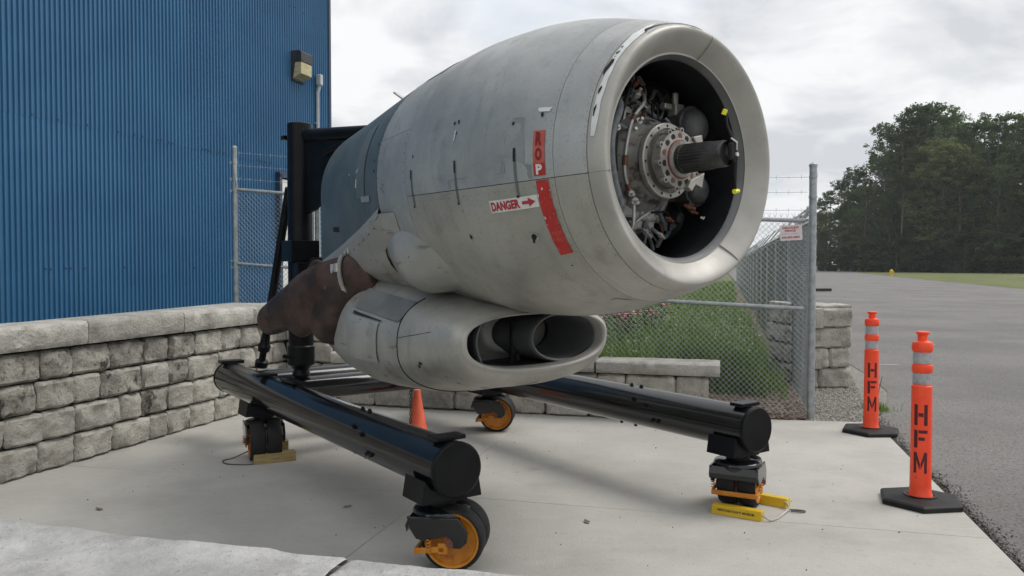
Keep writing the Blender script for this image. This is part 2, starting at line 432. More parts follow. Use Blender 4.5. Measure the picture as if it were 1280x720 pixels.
M['leaf_c'] = mat('dark_leaves', (0.060, 0.090, 0.044), (0.098, 0.132, 0.062), 0.35, 0.8, spec=0.08, objrand=0.16, transl=0.42)

# ------------------------------------------------------------------ frames of reference on the ground plan
def unit(a, b): 
    v = Vector((a, b, 0)); return v.normalized()
LD = unit(0.29, 0.957)       # direction of the left wall, away from the viewer
RDIR = unit(0.964, -0.267)   # direction of the rear wall, to the right
FD = unit(0.259, 0.966)      # direction of the road, its kerb edge and the long fence
LW0 = Vector((-3.609, 5.595, 0))
RW0 = Vector((-0.682, 8.478, 0))

def sheet(name, pts, z, m, sub=None):
    mb = MB()
    mb.add([(p[0], p[1], z) for p in pts], [tuple(range(len(pts)))])
    o = mb.build(name, m, recalc=False)
    if o.data.polygons[0].normal.z < 0:
        o.data.flip_normals()
    return tag(o, kind='structure')

# ------------------------------------------------------------------ ground
sheet('ground', [(-700, -200), (700, -200), (700, 1000), (-700, 1000)], -0.10, M['lawn'])
e0 = Vector((2.578, 3.983, 0)); e1 = Vector((3.563, 7.789, 0)); ed = (e1 - e0).normalized()
en = Vector((ed.y, -ed.x, 0))
# asphalt: left edge follows the pad, then the gravel, then the fence
pA = e0 - ed * 14 + en * 0.045
pB = e1 + ed * 0.3 + en * 0.05
def ragged(p, q, n, amp, seed):
    r = random.Random(seed); res = []
    d = (q - p).normalized(); nn = Vector((d.y, -d.x, 0))
    for i in range(n + 1):
        res.append(p + (q - p) * i / n + nn * r.uniform(-amp, amp))
    return res
left = ragged(pA, pB, 150, 0.018, 3)
road = left + [Vector((4.05, 8.6, 0)), Vector((4.62, 9.8, 0)), Vector((5.05, 11.4, 0)), Vector((5.6, 14, 0)), Vector((17.5, 62, 0)), Vector((60, 225, 0)), Vector((110, 225, 0)),
        Vector((62.5, 146, 0)), Vector((47, 98, 0)), Vector((32.0, 50.0, 0)), Vector((24, 28, 0)), Vector((20, 0, 0)), Vector((20, -10, 0))]
mb = MB(); k = len(road)
mb.add([(p.x, p.y, -0.014) for p in road] , [tuple(range(k))])
o = mb.build('road', M['asphalt'], recalc=False)
if o.data.polygons[0].normal.z < 0: o.data.flip_normals()
tag(o, kind='structure')
# dirt strip under the gap between slab and asphalt, and loose crumbs in it
sheet('dirt_strip', [e0 - ed * 14 - en * 0.02, e1 + ed * 0.4 - en * 0.02, e1 + ed * 0.4 + en * 0.16, e0 - ed * 14 + en * 0.16], -0.035, M['dirt'])
def octa(mb, c, r, rnd):
    q = Matrix.Rotation(rnd.uniform(0, 6.28), 3, 'Z') @ Matrix.Rotation(rnd.uniform(0, 6.28), 3, 'X')
    s = [r * rnd.uniform(0.6, 1.3) for _ in range(3)]
    P = [Vector((s[0], 0, 0)), Vector((-s[0], 0, 0)), Vector((0, s[1], 0)), Vector((0, -s[1], 0)), Vector((0, 0, s[2] * .7)), Vector((0, 0, -s[2] * .7))]
    c = Vector(c)
    mb.add([q @ p + c for p in P], [(0, 2, 4), (2, 1, 4), (1, 3, 4), (3, 0, 4), (2, 0, 5), (1, 2, 5), (3, 1, 5), (0, 3, 5)])
r = random.Random(5); mb = MB()
for i in range(3200):
    t = r.uniform(-0.5, 4.6)
    wv = 0.06 + 0.05 * (noise.noise(Vector((t * 2.3, 1.7, 0))) + 0.3)
    c = e0 + ed * t + en * (0.012 + abs(r.gauss(0, .8)) * max(0.015, wv))
    octa(mb, (c.x, c.y, -0.012 + r.uniform(-0.006, 0.004)), r.uniform(0.003, 0.009), r)
tag(mb.build('crumbled_edge', M['crumb'], recalc=False), kind='stuff')

# verge and far drive
sheet('verge', [(32.0, 50.0), (47, 98), (62.5, 146), (112, 226), (260, 300), (260, 40), (32, 40)], -0.004, M['lawn'])
sheet('drive', [(62.5, 100.5), (66.5, 98), (120, 80), (120, 92), (72, 103.5)], 0.004, M['roadpaint'])
for (x, y, w) in ((8.06, 15.47, 0.16), (5.72, 12.38, 0.28)):
    sheet('paint_dash', [(x, y), (x + w, y - 0.03), (x + w, y + 0.05), (x, y + 0.07)], -0.010, M['roadpaint'])

# gravel apron and mulch bed past the slab
gp = [(1.5, 8.02), (3.563, 7.789), (3.75, 8.2), (4.05, 8.6), (4.62, 9.8), (5.05, 11.4), (5.6, 14), (4.7, 14.2), (3.0, 9.0), (1.5, 9.3)]
sheet('gravel_apron', gp, -0.020, M['gravel'])
r = random.Random(8); mb = MB()
for i in range(5200):
    y = r.uniform(7.85, 11.2); x = r.uniform(2.95 + (y - 8) * 0.27, 3.55 + (y - 7.8) * 0.36)
    octa(mb, (x, y, -0.016), r.uniform(0.006, 0.017), r)
tag(mb.build('gravel_stones', M['pebble'], recalc=False), kind='stuff')
sheet('mulch_bed', [(0.6, 8.6), (1.95, 7.95), (3.0, 8.03), (3.3, 9.1), (4.7, 14.2), (17.4, 62), (12, 62), (-2, 14)], -0.016, M['mulch'])
r = random.Random(9); mb = MB()
for i in range(5000):
    x = r.uniform(1.75, 3.5); y = r.uniform(7.98, 10.2)
    if x > 3.0 + (y - 8.03) * 0.27: continue
    q = Matrix.Rotation(r.uniform(0, 6.28), 3, 'Z') @ Matrix.Rotation(r.gauss(0, 0.35), 3, 'X')
    a, b_ = r.uniform(0.012, 0.038), r.uniform(0.006, 0.014)
    c = Vector((x, y, r.uniform(-0.012, 0.012)))
    mb.add([q @ Vector(p) + c for p in ((-a, -b_, 0), (a, -b_ * .6, 0), (a * .9, b_, 0), (-a, b_ * .7, 0), (0, 0, 0.009))],
           [(0, 1, 4), (1, 2, 4), (2, 3, 4), (3, 0, 4)])
tag(mb.build('mulch_chips', M['chip'], recalc=False), kind='stuff')

# raised soil behind the left wall
mb = MB()
I0 = LW0 - LD * 8; 
ln = Vector((-LD.y, LD.x, 0))
def bed(u, v):
    p = I0 + LD * (u * 18.0) + ln * (0.50 + v * 6)
    return (p.x, p.y, 0.50 + 0.05 * noise.noise(p * 0.8))
mb.grid(bed, 30, 6)
tag(mb.build('soil_bank', M['soil'], recalc=True), kind='structure')

# ------------------------------------------------------------------ concrete pad, in slabs with open joints
pad = bpy.data.objects.new('concrete_pad', None); COL.objects.link(pad); tag(pad, kind='structure')
j0 = Vector((-2.515, 5.875, 0)); j1 = Vector((2.69, 4.477, 0)); jd = (j1 - j0).normalized()
jn = Vector((-jd.y, jd.x, 0))          # away from the viewer
cx0 = Vector((-0.757, 4.626, 0))       # point on the cross joint, which runs along FD
def inter(p, d, q, e):
    den = d.x * e.y - d.y * e.x
    t = ((q.x - p.x) * e.y - (q.y - p.y) * e.x) / den
    return p + d * t
farP = Vector((1.858, 8.034, 0)); farD = (Vector((3.563, 7.789, 0)) - farP).normalized()
lines_a = [(j0 - jn * 3.1, jd), (j0, jd), (farP, farD)]            # near, joint, far
lines_a.insert(2, (j0 + jn * 2.0, jd)) if False else None
lines_b = [(LW0 - ln * -0.25, LD), (cx0, FD), (e0, ed)]            # left, cross joint, right
def inset(poly, d):
    n = len(poly); c = sum(poly, Vector()) / n; res = []
    for i in range(n):
        p0, p1, p2 = poly[i - 1], poly[i], poly[(i + 1) % n]
        d1 = (p1 - p0).normalized(); d2 = (p2 - p1).normalized()
        n1 = Vector((-d1.y, d1.x, 0)); n2 = Vector((-d2.y, d2.x, 0))
        if n1.dot(c - p1) < 0: n1 = -n1
        if n2.dot(c - p1) < 0: n2 = -n2
        res.append(inter(p1 + n1 * d, d1, p1 + n2 * d, d2))
    return res
far_line = lines_a[-1]
for ia in range(2):
    for ib in range(2):
        la, lb = lines_a[ia], lines_a[ia + 1]
        ra, rb = lines_b[ib], lines_b[ib + 1]
        poly = [inter(la[0], la[1], ra[0], ra[1]), inter(la[0], la[1], rb[0], rb[1]), inter(lb[0], lb[1], rb[0], rb[1]), inter(lb[0], lb[1], ra[0], ra[1])]
        if ib == 0 and ia == 1:
            poly = [poly[0], poly[1], poly[2], inter(farP, farD, cx0, FD), poly[3]][:3] + [poly[3]]
        q = inset(poly, 0.0018)
        mb = MB()
        mb.prism([Vector((p.x, p.y, -0.12)) for p in q], (0, 0, 0.12), None)
        mb.build('slab', M['concrete'], pad, bevel=0.004, seg=1)
# strip of pad left of the far line reaching under the rear wall
q = inset([inter(farP, farD, e0, ed) + Vector((0, 0, 0)), inter(farP, farD, LW0 + ln * -0.25, LD), LW0 + LD * 4.2, RW0 + RDIR * 1.9 + Vector((.05, .2, 0))], 0.003)
mb = MB(); mb.prism([Vector((p.x, p.y, -0.123)) for p in q], (0, 0, 0.12), None)
mb.build('slab', M['concrete'], pad)

# ------------------------------------------------------------------ stone walls
def fr(p, oct_=5):
    return noise.fractal(Vector(p), 0.9, 2.1, oct_, noise_basis='PERLIN_ORIGINAL')

def stone_mesh(w, h, seed, nx=12, nz=9, deep=0.16, proud=0.027, rough=0.020, m=None):
    """a split-faced block: width w along x, height h along z, face towards -y, origin at its lower left back edge"""
    mb = MB(); rr = random.Random(seed)
    vs = []
    cut = [rr.uniform(0.0, 0.02) for _ in range(4)]
    for j in range(nz + 1):
        for i in range(nx + 1):
            u, v = i / nx, j / nz
            x = u * w; z = v * h
            eu = min(u, 1 - u) * w; ev = min(v, 1 - v) * h
            e = min(eu, ev)
            roundn = 1 - max(0.0, 1 - e / 0.026) ** 2
            y = -proud * roundn - rough * 1.5 * fr((x * 7 + seed * 3.7, z * 7, seed * 1.3)) - rough * 0.8 * abs(fr((x * 18 + seed, z * 18, seed)))
            # corners knocked off
            cn = min(eu, 0.06) / 0.06 * min(ev, 0.06) / 0.06
            if eu < 0.04 and ev < 0.04:
                k = (1 - eu / 0.04) * (1 - ev / 0.04) * (0.3 + 1.0 * cut[(i > nx / 2) + 2 * (j > nz / 2)] / 0.02)
                x += (0.5 - u) * 0.026 * k; z += (0.5 - v) * 0.020 * k
            wob = 0.005
            if i in (0, nx): x += wob * fr((z * 12, seed, 3))
            if j in (0, nz): z += wob * fr((x * 9, seed, 7))
            if j == 0: y += 0.008
            vs.append((x, y, z))
    n1 = nx + 1
    fs = [(j * n1 + i, j * n1 + i + 1, (j + 1) * n1 + i + 1, (j + 1) * n1 + i) for j in range(nz) for i in range(nx)]
    # sides going back
    rim = [i for i in range(n1)] + [j * n1 + nx for j in range(1, nz + 1)] + [nz * n1 + i for i in range(nx - 1, -1, -1)] + [j * n1 for j in range(nz - 1, 0, -1)]
    k = len(vs)
    for q in rim:
        x, y, z = vs[q]
        vs.append((x, deep, z))
    m_ = len(rim)
    for i in range(m_):
        fs.append((rim[i], k + i, k + (i + 1) % m_, rim[(i + 1) % m_]))
    mb.add(vs, fs)
    return mb.mesh('stone', m, 40)

STN = {}
def get_stone(w, h, m, variant):
    key = (round(w * 20) / 20, round(h, 2), m.name, variant)
    if key not in STN:
        STN[key] = stone_mesh(key[0], h, len(STN) + 1, m=m, nx=max(6, int(key[0] * 34)))
    return STN[key], key[0]

def lay(parent, joints, z0, h, mf, variant=4, gap=0.008, name='stone'):
    for a, b in zip(joints[:-1], joints[1:]):
        w = b - a - gap
        me, w0 = get_stone(w, h, mf((a + b) / 2, z0), RNG.randrange(variant))
        o = put(name, me, parent)
        o.location = (a + gap / 2, RNG.uniform(-0.006, 0.006), z0)
        o.scale.x = w / w0

def cap_mesh(w, h, d, seed, m, nx=40, nz=6, ny=6, rough=0.014, topn=0.004):
    """coping stone: split front face (-y) and ends, nearly flat top; origin lower front left"""
    rr = random.Random(seed)
    prof = []
    for j in range(nz + 1): prof.append((0.0, h * j / nz, 1.0))
    for j in range(1, ny + 1): prof.append((d * j / ny, h, 0.25))
    prof += [(d, 0.0, 1.0)]
    secs = []
    for i in range(nx + 1):
        x = w * i / nx
        sec = []
        for (y, z, k) in prof:
            yy, zz = y, z
            if y == 0:
                t = z / h
                yy = 0.012 * (1 - math.sin(pi * min(1, max(0, t)))) - rough * 1.4 * fr((x * 6 + seed * 5, z * 6, seed)) - rough * 0.7 * abs(fr((x * 19 + seed, z * 19, seed)))
                if t > 0.99: yy += 0.014
                if t < 0.01: yy += 0.010
                if t > 0.99: zz -= 0.007
            elif z == h:
                zz += topn * fr((x * 4 + seed, y * 4, seed * 2.0)) + topn * 0.5 * fr((x * 14, y * 14, seed))
                if y == d: yy += rough * 0.6 * fr((x * 6, seed, 1))
            e = min(i, nx - i)
            if e == 0:
                zz = min(zz, h - 0.006); yy = max(yy, 0.012) if y < d / 2 else yy
            sec.append((x, yy, zz))
        secs.append(sec)
    mb = MB(); mb.loft(secs, closed=True)
    return mb.mesh('cap_stone', m, 38)

def wall_core(parent, x0, x1, h, y0=0.03, y1=0.30):
    mb = MB(); mb.box(((x0 + x1) / 2, (y0 + y1) / 2, h / 2 - 0.03), (x1 - x0, y1 - y0, h + 0.055))
    mb.build('wall_core', M['core'], parent)

CH = 0.228
rzL = math.atan2(LD.y, LD.x)
lw = thing('stone_wall', 'long grey split stone wall with coping in front of the blue building', 'wall', LW0, rzL)
wall_core(lw, -4.0, 3.9, 4 * CH)
def back(js, end, seed):
    r = random.Random(seed); a = js[0]
    res = [a]
    while a > end:
        a -= r.choice((0.27, 0.32, 0.38, 0.42)); res.insert(0, a)
    return res + js[1:]
c1 = [0.347, 0.638, 1.016, 1.403, 1.7, 2.068, 2.454, 2.758, 3.078, 3.42, 3.60]
c2 = [0.303, 0.638, 0.907, 1.356, 1.69, 1.956, 2.38, 2.745, 3.006, 3.34, 3.60]
c3 = [0.354, 0.645, 1.102, 1.356, 1.7, 2.012, 2.399, 2.74, 3.05, 3.60]
c4 = [0.299, 0.638, 1.033, 1.451, 1.68, 1.973, 2.332, 2.732, 3.1, 3.60]
def pickm(s, z):
    if z > 0.6 and s < 1.9: return M['stone_dark']
    if z > 0.4 and s < 1.3: return M['stone_dark'] if RNG.random() < 0.7 else M['stone']
    return M['stone'] if RNG.random() < 0.86 or s > 2 else M['stone_dark']
for kx, js in enumerate((c4, c3, c2, c1)):
    lay(lw, back(js, -2.4, 20 + kx), kx * CH, CH - 0.011, pickm)
x = -3.68
k = 0
for x, x2 in ((-3.6, -2.5), (-2.5, -1.42), (-1.42, -0.36), (-0.36, 0.735), (0.735, 1.84), (1.84, 2.9), (2.9, 3.75)):
    me = cap_mesh(x2 - x - 0.008, 0.185, 0.33, 50 + k, M['capstone'])
    o = put('cap_stone', me, lw); o.location = (x, -0.085, 4 * CH + 0.012); k += 1
# second row of coping behind, running at a slight angle
mb = MB()
for (xa, xb, ya, yb) in ((0.2, 1.3, 0.285, 0.42), (1.31, 2.4, 0.42, 0.56), (2.41, 3.6, 0.56, 0.70)):
    mb = MB()
    z0, z1 = 4 * CH + 0.03, 4 * CH + 0.192
    mb.prism([Vector((xa, 0.252, z0)), Vector((xb, 0.252, z0)), Vector((xb, yb, z0)), Vector((xa, ya, z0))], (0, 0, z1 - z0), None)
    mb.build('back_cap_stone', M['capstone'], lw, bevel=0.008)

rzR = math.atan2(RDIR.y, RDIR.x)
rw = thing('low_stone_wall', 'low two course stone wall with coping behind the engine', 'wall', RW0, rzR)
wall_core(rw, -2.1, 2.66, 2 * CH)
wall_core(rw, -2.1, -1.35, 4 * CH)
b1 = [-1.94, -1.66, -1.3, -0.85, -0.411, 0.077, 0.656, 1.058, 1.516, 1.95, 2.30, 2.696]
b2 = [-1.94, -1.5, -1.15, -0.6, -0.2, 0.3, 0.85, 1.3, 1.60, 1.887, 2.383, 2.696]
plain = lambda s, z: M['stone']
lay(rw, b1, 0, CH - 0.011, plain); lay(rw, b2, CH, CH - 0.011, plain)
lay(rw, [-1.94, -1.70, -1.36], 2 * CH, CH - 0.011, plain); lay(rw, [-1.94, -1.6, -1.36], 3 * CH, CH - 0.011, plain)
for (xa, xb) in ((-1.35, -0.3), (-0.3, 0.65), (0.65, 1.585), (1.596, 2.808)):
    me = cap_mesh(xb - xa - 0.01, 0.128, 0.34, int(xa * 10) + 90, M['capstone'], rough=0.009)
    o = put('cap_stone', me, rw); o.location = (xa, -0.07, 2 * CH + 0.004)
me = cap_mesh(0.66, 0.18, 0.34, 77, M['capstone'])
o = put('cap_stone', me, rw); o.location = (-1.99, -0.07, 4 * CH + 0.008)

# near wall that the photographer leans over: only its coping shows
rzN = math.atan2(-RDIR.y, -RDIR.x)
NW0 = Vector((0.30, 1.017, 0))
nw = thing('near_stone_wall', 'pale stone coping of the near wall along the bottom of the view', 'wall', NW0, rzN)
wall_core(nw, -0.6, 3.0, 4 * CH, 0.08, 0.33)
for kx in range(4):
    lay(nw, back([2.9, 3.0], -0.5, 60 + kx)[:], kx * CH, CH - 0.011, plain)
def near_cap(w, seed):
    mb = MB(); d = 0.42; h = 0.19
    def top(u, v):
        x, y = u * w, v * d
        z = h + 0.0035 * fr((x * 5 + seed, y * 5, seed)) + 0.0018 * fr((x * 16 + seed, y * 16, 4.0)) + 0.003 * abs(fr((x * 9, y * 9 + seed, 1.0)))
        e = min(y, d - y, x, w - x)
        z -= 0.012 * max(0, 1 - min(y, d - y) / 0.012) ** 2 + 0.003 * max(0, 1 - e / 0.006) ** 2
        if v == 0: y += 0.0035 * fr((x * 9 + seed, 0.3, seed)) + 0.0018 * fr((x * 30 + seed, 0.3, seed)) + 0.004
        if u in (0, 1): x += 0.003 * fr((y * 9, 3, seed))
        return (x, y, z)
    mb.grid(top, 150, 60)
    mb.grid(lambda u, v: (u * w, 0.012 * math.cos(v * 9) * 0.3 + 0.010 * fr((u * w * 7, v * 2, seed)), h * v - 0.002 if v < 0.99 else h * v - 0.010), 40, 6)
    mb.add([(0, 0.01, 0), (0, d, 0), (0, d, h - .006), (0, 0.01, h - .006), (w, 0.01, 0), (w, d, 0), (w, d, h - .006), (w, 0.01, h - .006)], [(0, 1, 2, 3), (4, 5, 6, 7)])
    return mb.mesh('cap_stone', M['capnear'], 50, recalc=False)
for (xa, xb, s) in ((-0.55, 0.553, 1.0), (0.559, 1.66, 2.3), (1.667, 2.8, 5.1)):
    o = put('cap_stone', near_cap(xb - xa + 0.003, s), nw); o.location = (xa, -0.0, 1.12 - 0.19)

# block pier beyond the fence
pr = thing('block_pier', 'end of a four course stone wall standing beside the road beyond the fence', 'wall', (3.55, 10.02, 0), math.atan2(0.12, 0.99))
mb = MB(); mb.box((0.46, 0.55, 0.50), (0.48, 1.0, 0.95)); mb.build('wall_core', M['core'], pr)
H4 = [-0.02, 0.235, 0.49, 0.745, 1.0]
for kx, js in enumerate(([0.16, 0.31, 0.74], [0.16, 0.45, 0.74], [0.235, 0.755], [0.16, 0.31, 0.765])):
    lay(pr, js if kx != 2 else [0.16, 0.76], H4[kx], 0.25, plain)
lay(pr, [0.235, 0.76], 0.524, 0.25, plain)if False else None
for kx in range(4):    # return face on the road side
    for a in range(2):
        me, w0 = get_stone(0.55, 0.25, M['stone'], a)
        o = put('stone', me, pr); o.location = (0.735, 0.02 + a * 0.57 + 0.1 * (kx % 2), H4[kx]); o.rotation_euler = (0, 0, pi / 2)
for kx in range(4):
    for a in range(2):
        me, w0 = get_stone(0.55, 0.25, M['stone'], a)
        o = put('stone', me, pr); o.location = (0.18, 0.57 + a * 0.57 - 0.1 * (kx % 2), H4[kx]); o.rotation_euler = (0, 0, -pi / 2)
for (xa, xb, ya, yb, s) in ((0.16, 0.30, 0.0, 0.34, 1), (0.31, 0.76, 0.0, 0.34, 2), (0.16, 0.68, 0.36, 0.72, 3), (0.16, 0.52, 0.74, 1.08, 4)):
    o = put('top_stone', cap_mesh(xb - xa, 0.05, yb - ya, 30 + s, M['capstone'], nx=12, topn=0.012), pr); o.location = (xa, ya, 0.985)

# ------------------------------------------------------------------ aircraft engine in its nacelle (local x forward, y to the right, z up)
EN0 = Vector((0.507, 4.393, 0)); ZE = 2.068
ERZ = math.atan2(-0.7849, 0.6197)
eng = thing('aircraft_engine', 'large grey aircraft engine nacelle with round open cowl and bare propeller shaft', 'aircraft engine', EN0, ERZ)
PRF = [(0.620, .611), (.6165, .623), (.608, .632), (.59, .6415), (.545, .656), (.47, .683), (.379, .709), (.2, .757), (.034, .790), (-.2, .812), (-.45, .815),
       (-.789, .791), (-1.0, .768), (-1.211, .740), (-1.6, .675), (-2.0, .605), (-2.44, .533)]
_x = np.array([-p[0] for p in PRF]); _y = np.array([p[1] for p in PRF])
_d = np.zeros(len(_x)); h_ = np.diff(_x); dl = np.diff(_y) / h_
for i in range(1, len(_x) - 1):
    _d[i] = 0 if dl[i - 1] * dl[i] <= 0 else 2 / (1 / dl[i - 1] + 1 / dl[i])
_d[0], _d[-1] = dl[0], dl[-1]
def CR(a):
    t = min(max(-a, _x[0]), _x[-1])
    i = min(int(np.searchsorted(_x, t, 'right')) - 1, len(_x) - 2)
    s = (t - _x[i]) / h_[i]
    return float((2 * s**3 - 3 * s**2 + 1) * _y[i] + (s**3 - 2 * s**2 + s) * h_[i] * _d[i] + (-2 * s**3 + 3 * s**2) * _y[i + 1] + (s**3 - s**2) * h_[i] * _d[i + 1])
def SQ(a, deg):
    # the rear of the nacelle is slab sided low down
    k = min(1, max(0, (-a - 1.25) / 1.19))
    if k <= 0: return 0.0
    d = deg % 360
    dl_ = d - 180 if d <= 270 else 360 - d
    if dl_ <= 0: return 0.0
    r = CR(a); side = 0.525 if a > -9 else 0
    if dl_ <= 45: q = r * (1 / math.cos(RD(dl_)) - 1)
    else: q = r * (math.sqrt(2) - 1) * max(0, 1 - (dl_ - 45) / 34) ** 1.5
    return k * q * .97
def CP(a, deg, off=0.0):
    r = CR(a) + off + SQ(a, deg); t = RD(deg)
    return Vector((a, r * cos(t), ZE + r * sin(t)))

def shell(path, t0, t1, nt, skirt=0.012):
    """revolved skin: path of (a, r); closed ring when t1 - t0 == 360; turned-in edges"""
    mb = MB()
    full = abs(t1 - t0 - 360) < 1e-6
    P = list(path)
    P = [(P[0][0], P[0][1] - skirt)] + P + [(P[-1][0], P[-1][1] - skirt)]
    ts = [t0 + (t1 - t0) * k / nt for k in range(nt + 1)]
    if full: ts = ts[:-1]
    secs = []
    for (a, r) in P:
        row = []
        if not full: row.append(Vector((a, (r - skirt) * cos(RD(t0)), ZE + (r - skirt) * sin(RD(t0)))))
        row += [Vector((a, r * cos(RD(t)), ZE + r * sin(RD(t)))) for t in ts]
        if not full: row.append(Vector((a, (r - skirt) * cos(RD(t1)), ZE + (r - skirt) * sin(RD(t1)))))
        secs.append(row)
    mb.loft(secs, closed=full, cap=(False, False))
    return mb
def cowl_path(a0, a1, n, off=0.0):
    return [(a0 + (a1 - a0) * i / n, CR(a0 + (a1 - a0) * i / n) + off) for i in range(n + 1)]

G = 0.0016
def skin(name, a0, a1, t0, t1, m, off=0.0, n=10, gap=True):
    dg = math.degrees(0.0012 / CR((a0 + a1) / 2))
    if abs(t1 - t0 - 360) > 1e-6: t0, t1 = t0 + dg, t1 - dg
    return shell(cowl_path(a0 - G, a1 + G, n, off), t0, t1, max(8, int(abs(t1 - t0) / 3.2))).build(name, m, eng, smooth=35)

# inlet lip in three segments, split along short radial cuts
lipP = [(.543, .5165), (.558, .5305), (.574, .5465), (.590, .5635), (.604, .5815), (.614, .597), (.620, .6105), (.6185, .620), (.611, .630), (.598, .6385), (.575, .6475), (.548, .655)]
for t0, t1 in ((78.2, 189.9), (190.0, 304.7), (304.95, 437.95)):
    shell(lipP, t0, t1, int((t1 - t0) / 2.6), 0.010).build('inlet_lip', M['lip'], eng, smooth=40)
shell([(.503, .4878), (.512, .492), (.525, .501), (.5425, .516)], 0, 360, 120, 0.0).build('duct_ring', M['intake'], eng, smooth=40)  # deeper flare in darker grey, its shade painted into the colour
# forward cowl, main cowl, rear cowl, each split along the side seam
for (t0, t1, m) in ((-9.7, 189.9, M['cowl']), (190.0, 350.2, M['cowl_low'])):
    skin('front_cowl_panel', 0.545, 0.379, t0, t1, m, n=5)
    skin('cowl_panel', 0.379, -0.789, t0, t1, m, n=16)
for (t0, t1, m) in ((17, 162, M['cowl']), (162, 213.5, M['cowl']), (326, 377, M['cowl'])):
    skin('rear_cowl_panel', -0.789, -1.211, t0, t1, m, n=6, off=0.0)
skin('rear_cowl_panel', -0.789, -1.211, 213.5, 326, M['cowl_low'], n=6)
# top panel of the rear cowl sits proud
mb = MB(); mb.grid(lambda u, v: CP(-0.86 - 0.36 * v, 116 + 12 * u, 0.004), 6, 6)
mb.build('top_panel', M['cowl'], eng, smooth=40)
# dark skin just under the gaps
shell(cowl_path(0.53, -2.40, 40, -0.006), 0, 360, 72, 0.0).build('inner_skin', M['cyl'], eng, smooth=40)
# tapering rear of the nacelle: dark upper skin, paler lower fairing
def diag(a):   # edge between the two, in degrees
    return float(np.interp(-a, [1.2, 2.115, 2.44], [194.2, 217.5, 224.5]))
mb = MB()
mb.grid(lambda u, v: CP(-1.215 - 1.225 * v, -14 + (diag(-1.215 - 1.225 * v) + 14) * u, 0.0), 48, 14)
mb.build('nacelle_skin', M['aft'], eng, smooth=40)
mb = MB()
mb.grid(lambda u, v: CP(-1.44 - 0.16 * v, 148 + 40 * u, 0.004), 16, 4)
mb.build('access_door', M['aftdoor'], eng, smooth=40)
mb = MB()
mb.grid(lambda u, v: CP(-1.35 - 0.16 * v, 187.2 + 3.0 * u, 0.006), 4, 4)
mb.build('latch', M['cowl'], eng)
mb = MB()
mb.grid(lambda u, v: CP(-2.05 - 0.12 * v, 204 + 3.0 * u, 0.004), 4, 4)
mb.build('latch', M['blackgap'], eng)
def edge_rib(off0, off1, wdeg):
    mb = MB()
    mb.grid(lambda u, v: CP(-1.22 - 1.20 * v, diag(-1.22 - 1.20 * v) - 1.2 + wdeg * u, off0 + (off1 - off0) * u), 2, 24)
    return mb
edge_rib(0.004, 0.030, 4.0).build('edge_strip', M['lip'], eng, smooth=40)
def cheek_off(a, d):
    # swells outwards low on the side where the collector sits
    g = math.exp(-((d - 238) / 26) ** 2); k = min(1, max(0, (-a - 1.0) / 0.35)) ** .7
    return 0.003 + 0.025 * k + 0.035 * g * min(1, max(0, (-a - 1.0) / 0.5))
mb = MB()
mb.grid(lambda u, v: CP(-1.0 - 1.42 * v, (diag(min(-1.215, -1.0 - 1.42 * v)) + 1.5) + (262 - diag(min(-1.215, -1.0 - 1.42 * v))) * u, cheek_off(-1.0 - 1.42 * v, 200 + 60 * u) if True else 0), 26, 24)
mb.build('cheek_fairing', M['cheek'], eng, smooth=40)
mb = MB()
mb.grid(lambda u, v: CP(-1.215 - 1.225 * v, 262 + 90 * u, 0.0), 24, 12)
mb.build('nacelle_belly', M['cheek'], eng, smooth=40)
# rounded blister between cowl and exhaust
mb = MB()
ca, cd_ = -0.985, 223.0
def blister(u, v):
    ph = u * 2 * pi; rad = v
    a = ca + 0.31 * rad * cos(ph) * (1.0 if cos(ph) < 0 else 1.25)
    d = cd_ + math.degrees(0.25 / 0.76) * rad * sin(ph)
    p_ = 0.5 if cos(ph) < -0.2 else 0.5 + 0.9 * min(1, (cos(ph) + 0.2) / 0.8)
    hgt = 0.105 * max(0, 1 - rad ** 2.2) ** p_
    return CP(a, d, -0.01 + 0.035 * (1 - rad) + hgt)
mb.grid(blister, 40, 12)
mb.build('blister_fairing', M['cheek'], eng, smooth=50)
# firewall
mb = MB(); mb.add([CP(-2.438, d, -.003) for d in range(0, 360, 5)] + [Vector((-2.438, 0, ZE))], [(k, (k + 1) % 72, 72) for k in range(72)]); mb.build('firewall', M['interior'], eng)
# white chips where paint has peeled, dark chips on the lip band
def patch(pts, off, m, name, n=1):
    mb = MB(); c = [sum(p[0] for p in pts) / len(pts), sum(p[1] for p in pts) / len(pts)]
    V = [CP(p[0], p[1], off) for p in pts]
    mb.add(V + [CP(c[0], c[1], off)], [(i, (i + 1) % len(pts), len(pts)) for i in range(len(pts))])
    return mb.build(name, m, eng, recalc=False)
for pts in ([(-1.60, 177), (-1.585, 177.5), (-1.59, 182), (-1.612, 181.6)], [(-1.555, 171), (-1.575, 172.6), (-1.61, 174.3), (-1.60, 172.6)], [(-1.745, 173), (-1.765, 172.7), (-1.76, 173.8)],
            [(-1.30, 204), (-1.285, 205), (-1.312, 206.8)], [(-0.26, 168.2), (-0.27, 172.3), (-0.278, 172.2), (-0.272, 169)]):
    patch(pts, 0.006, M['white_primer'], 'paint_chip')
rp_ = random.Random(3)
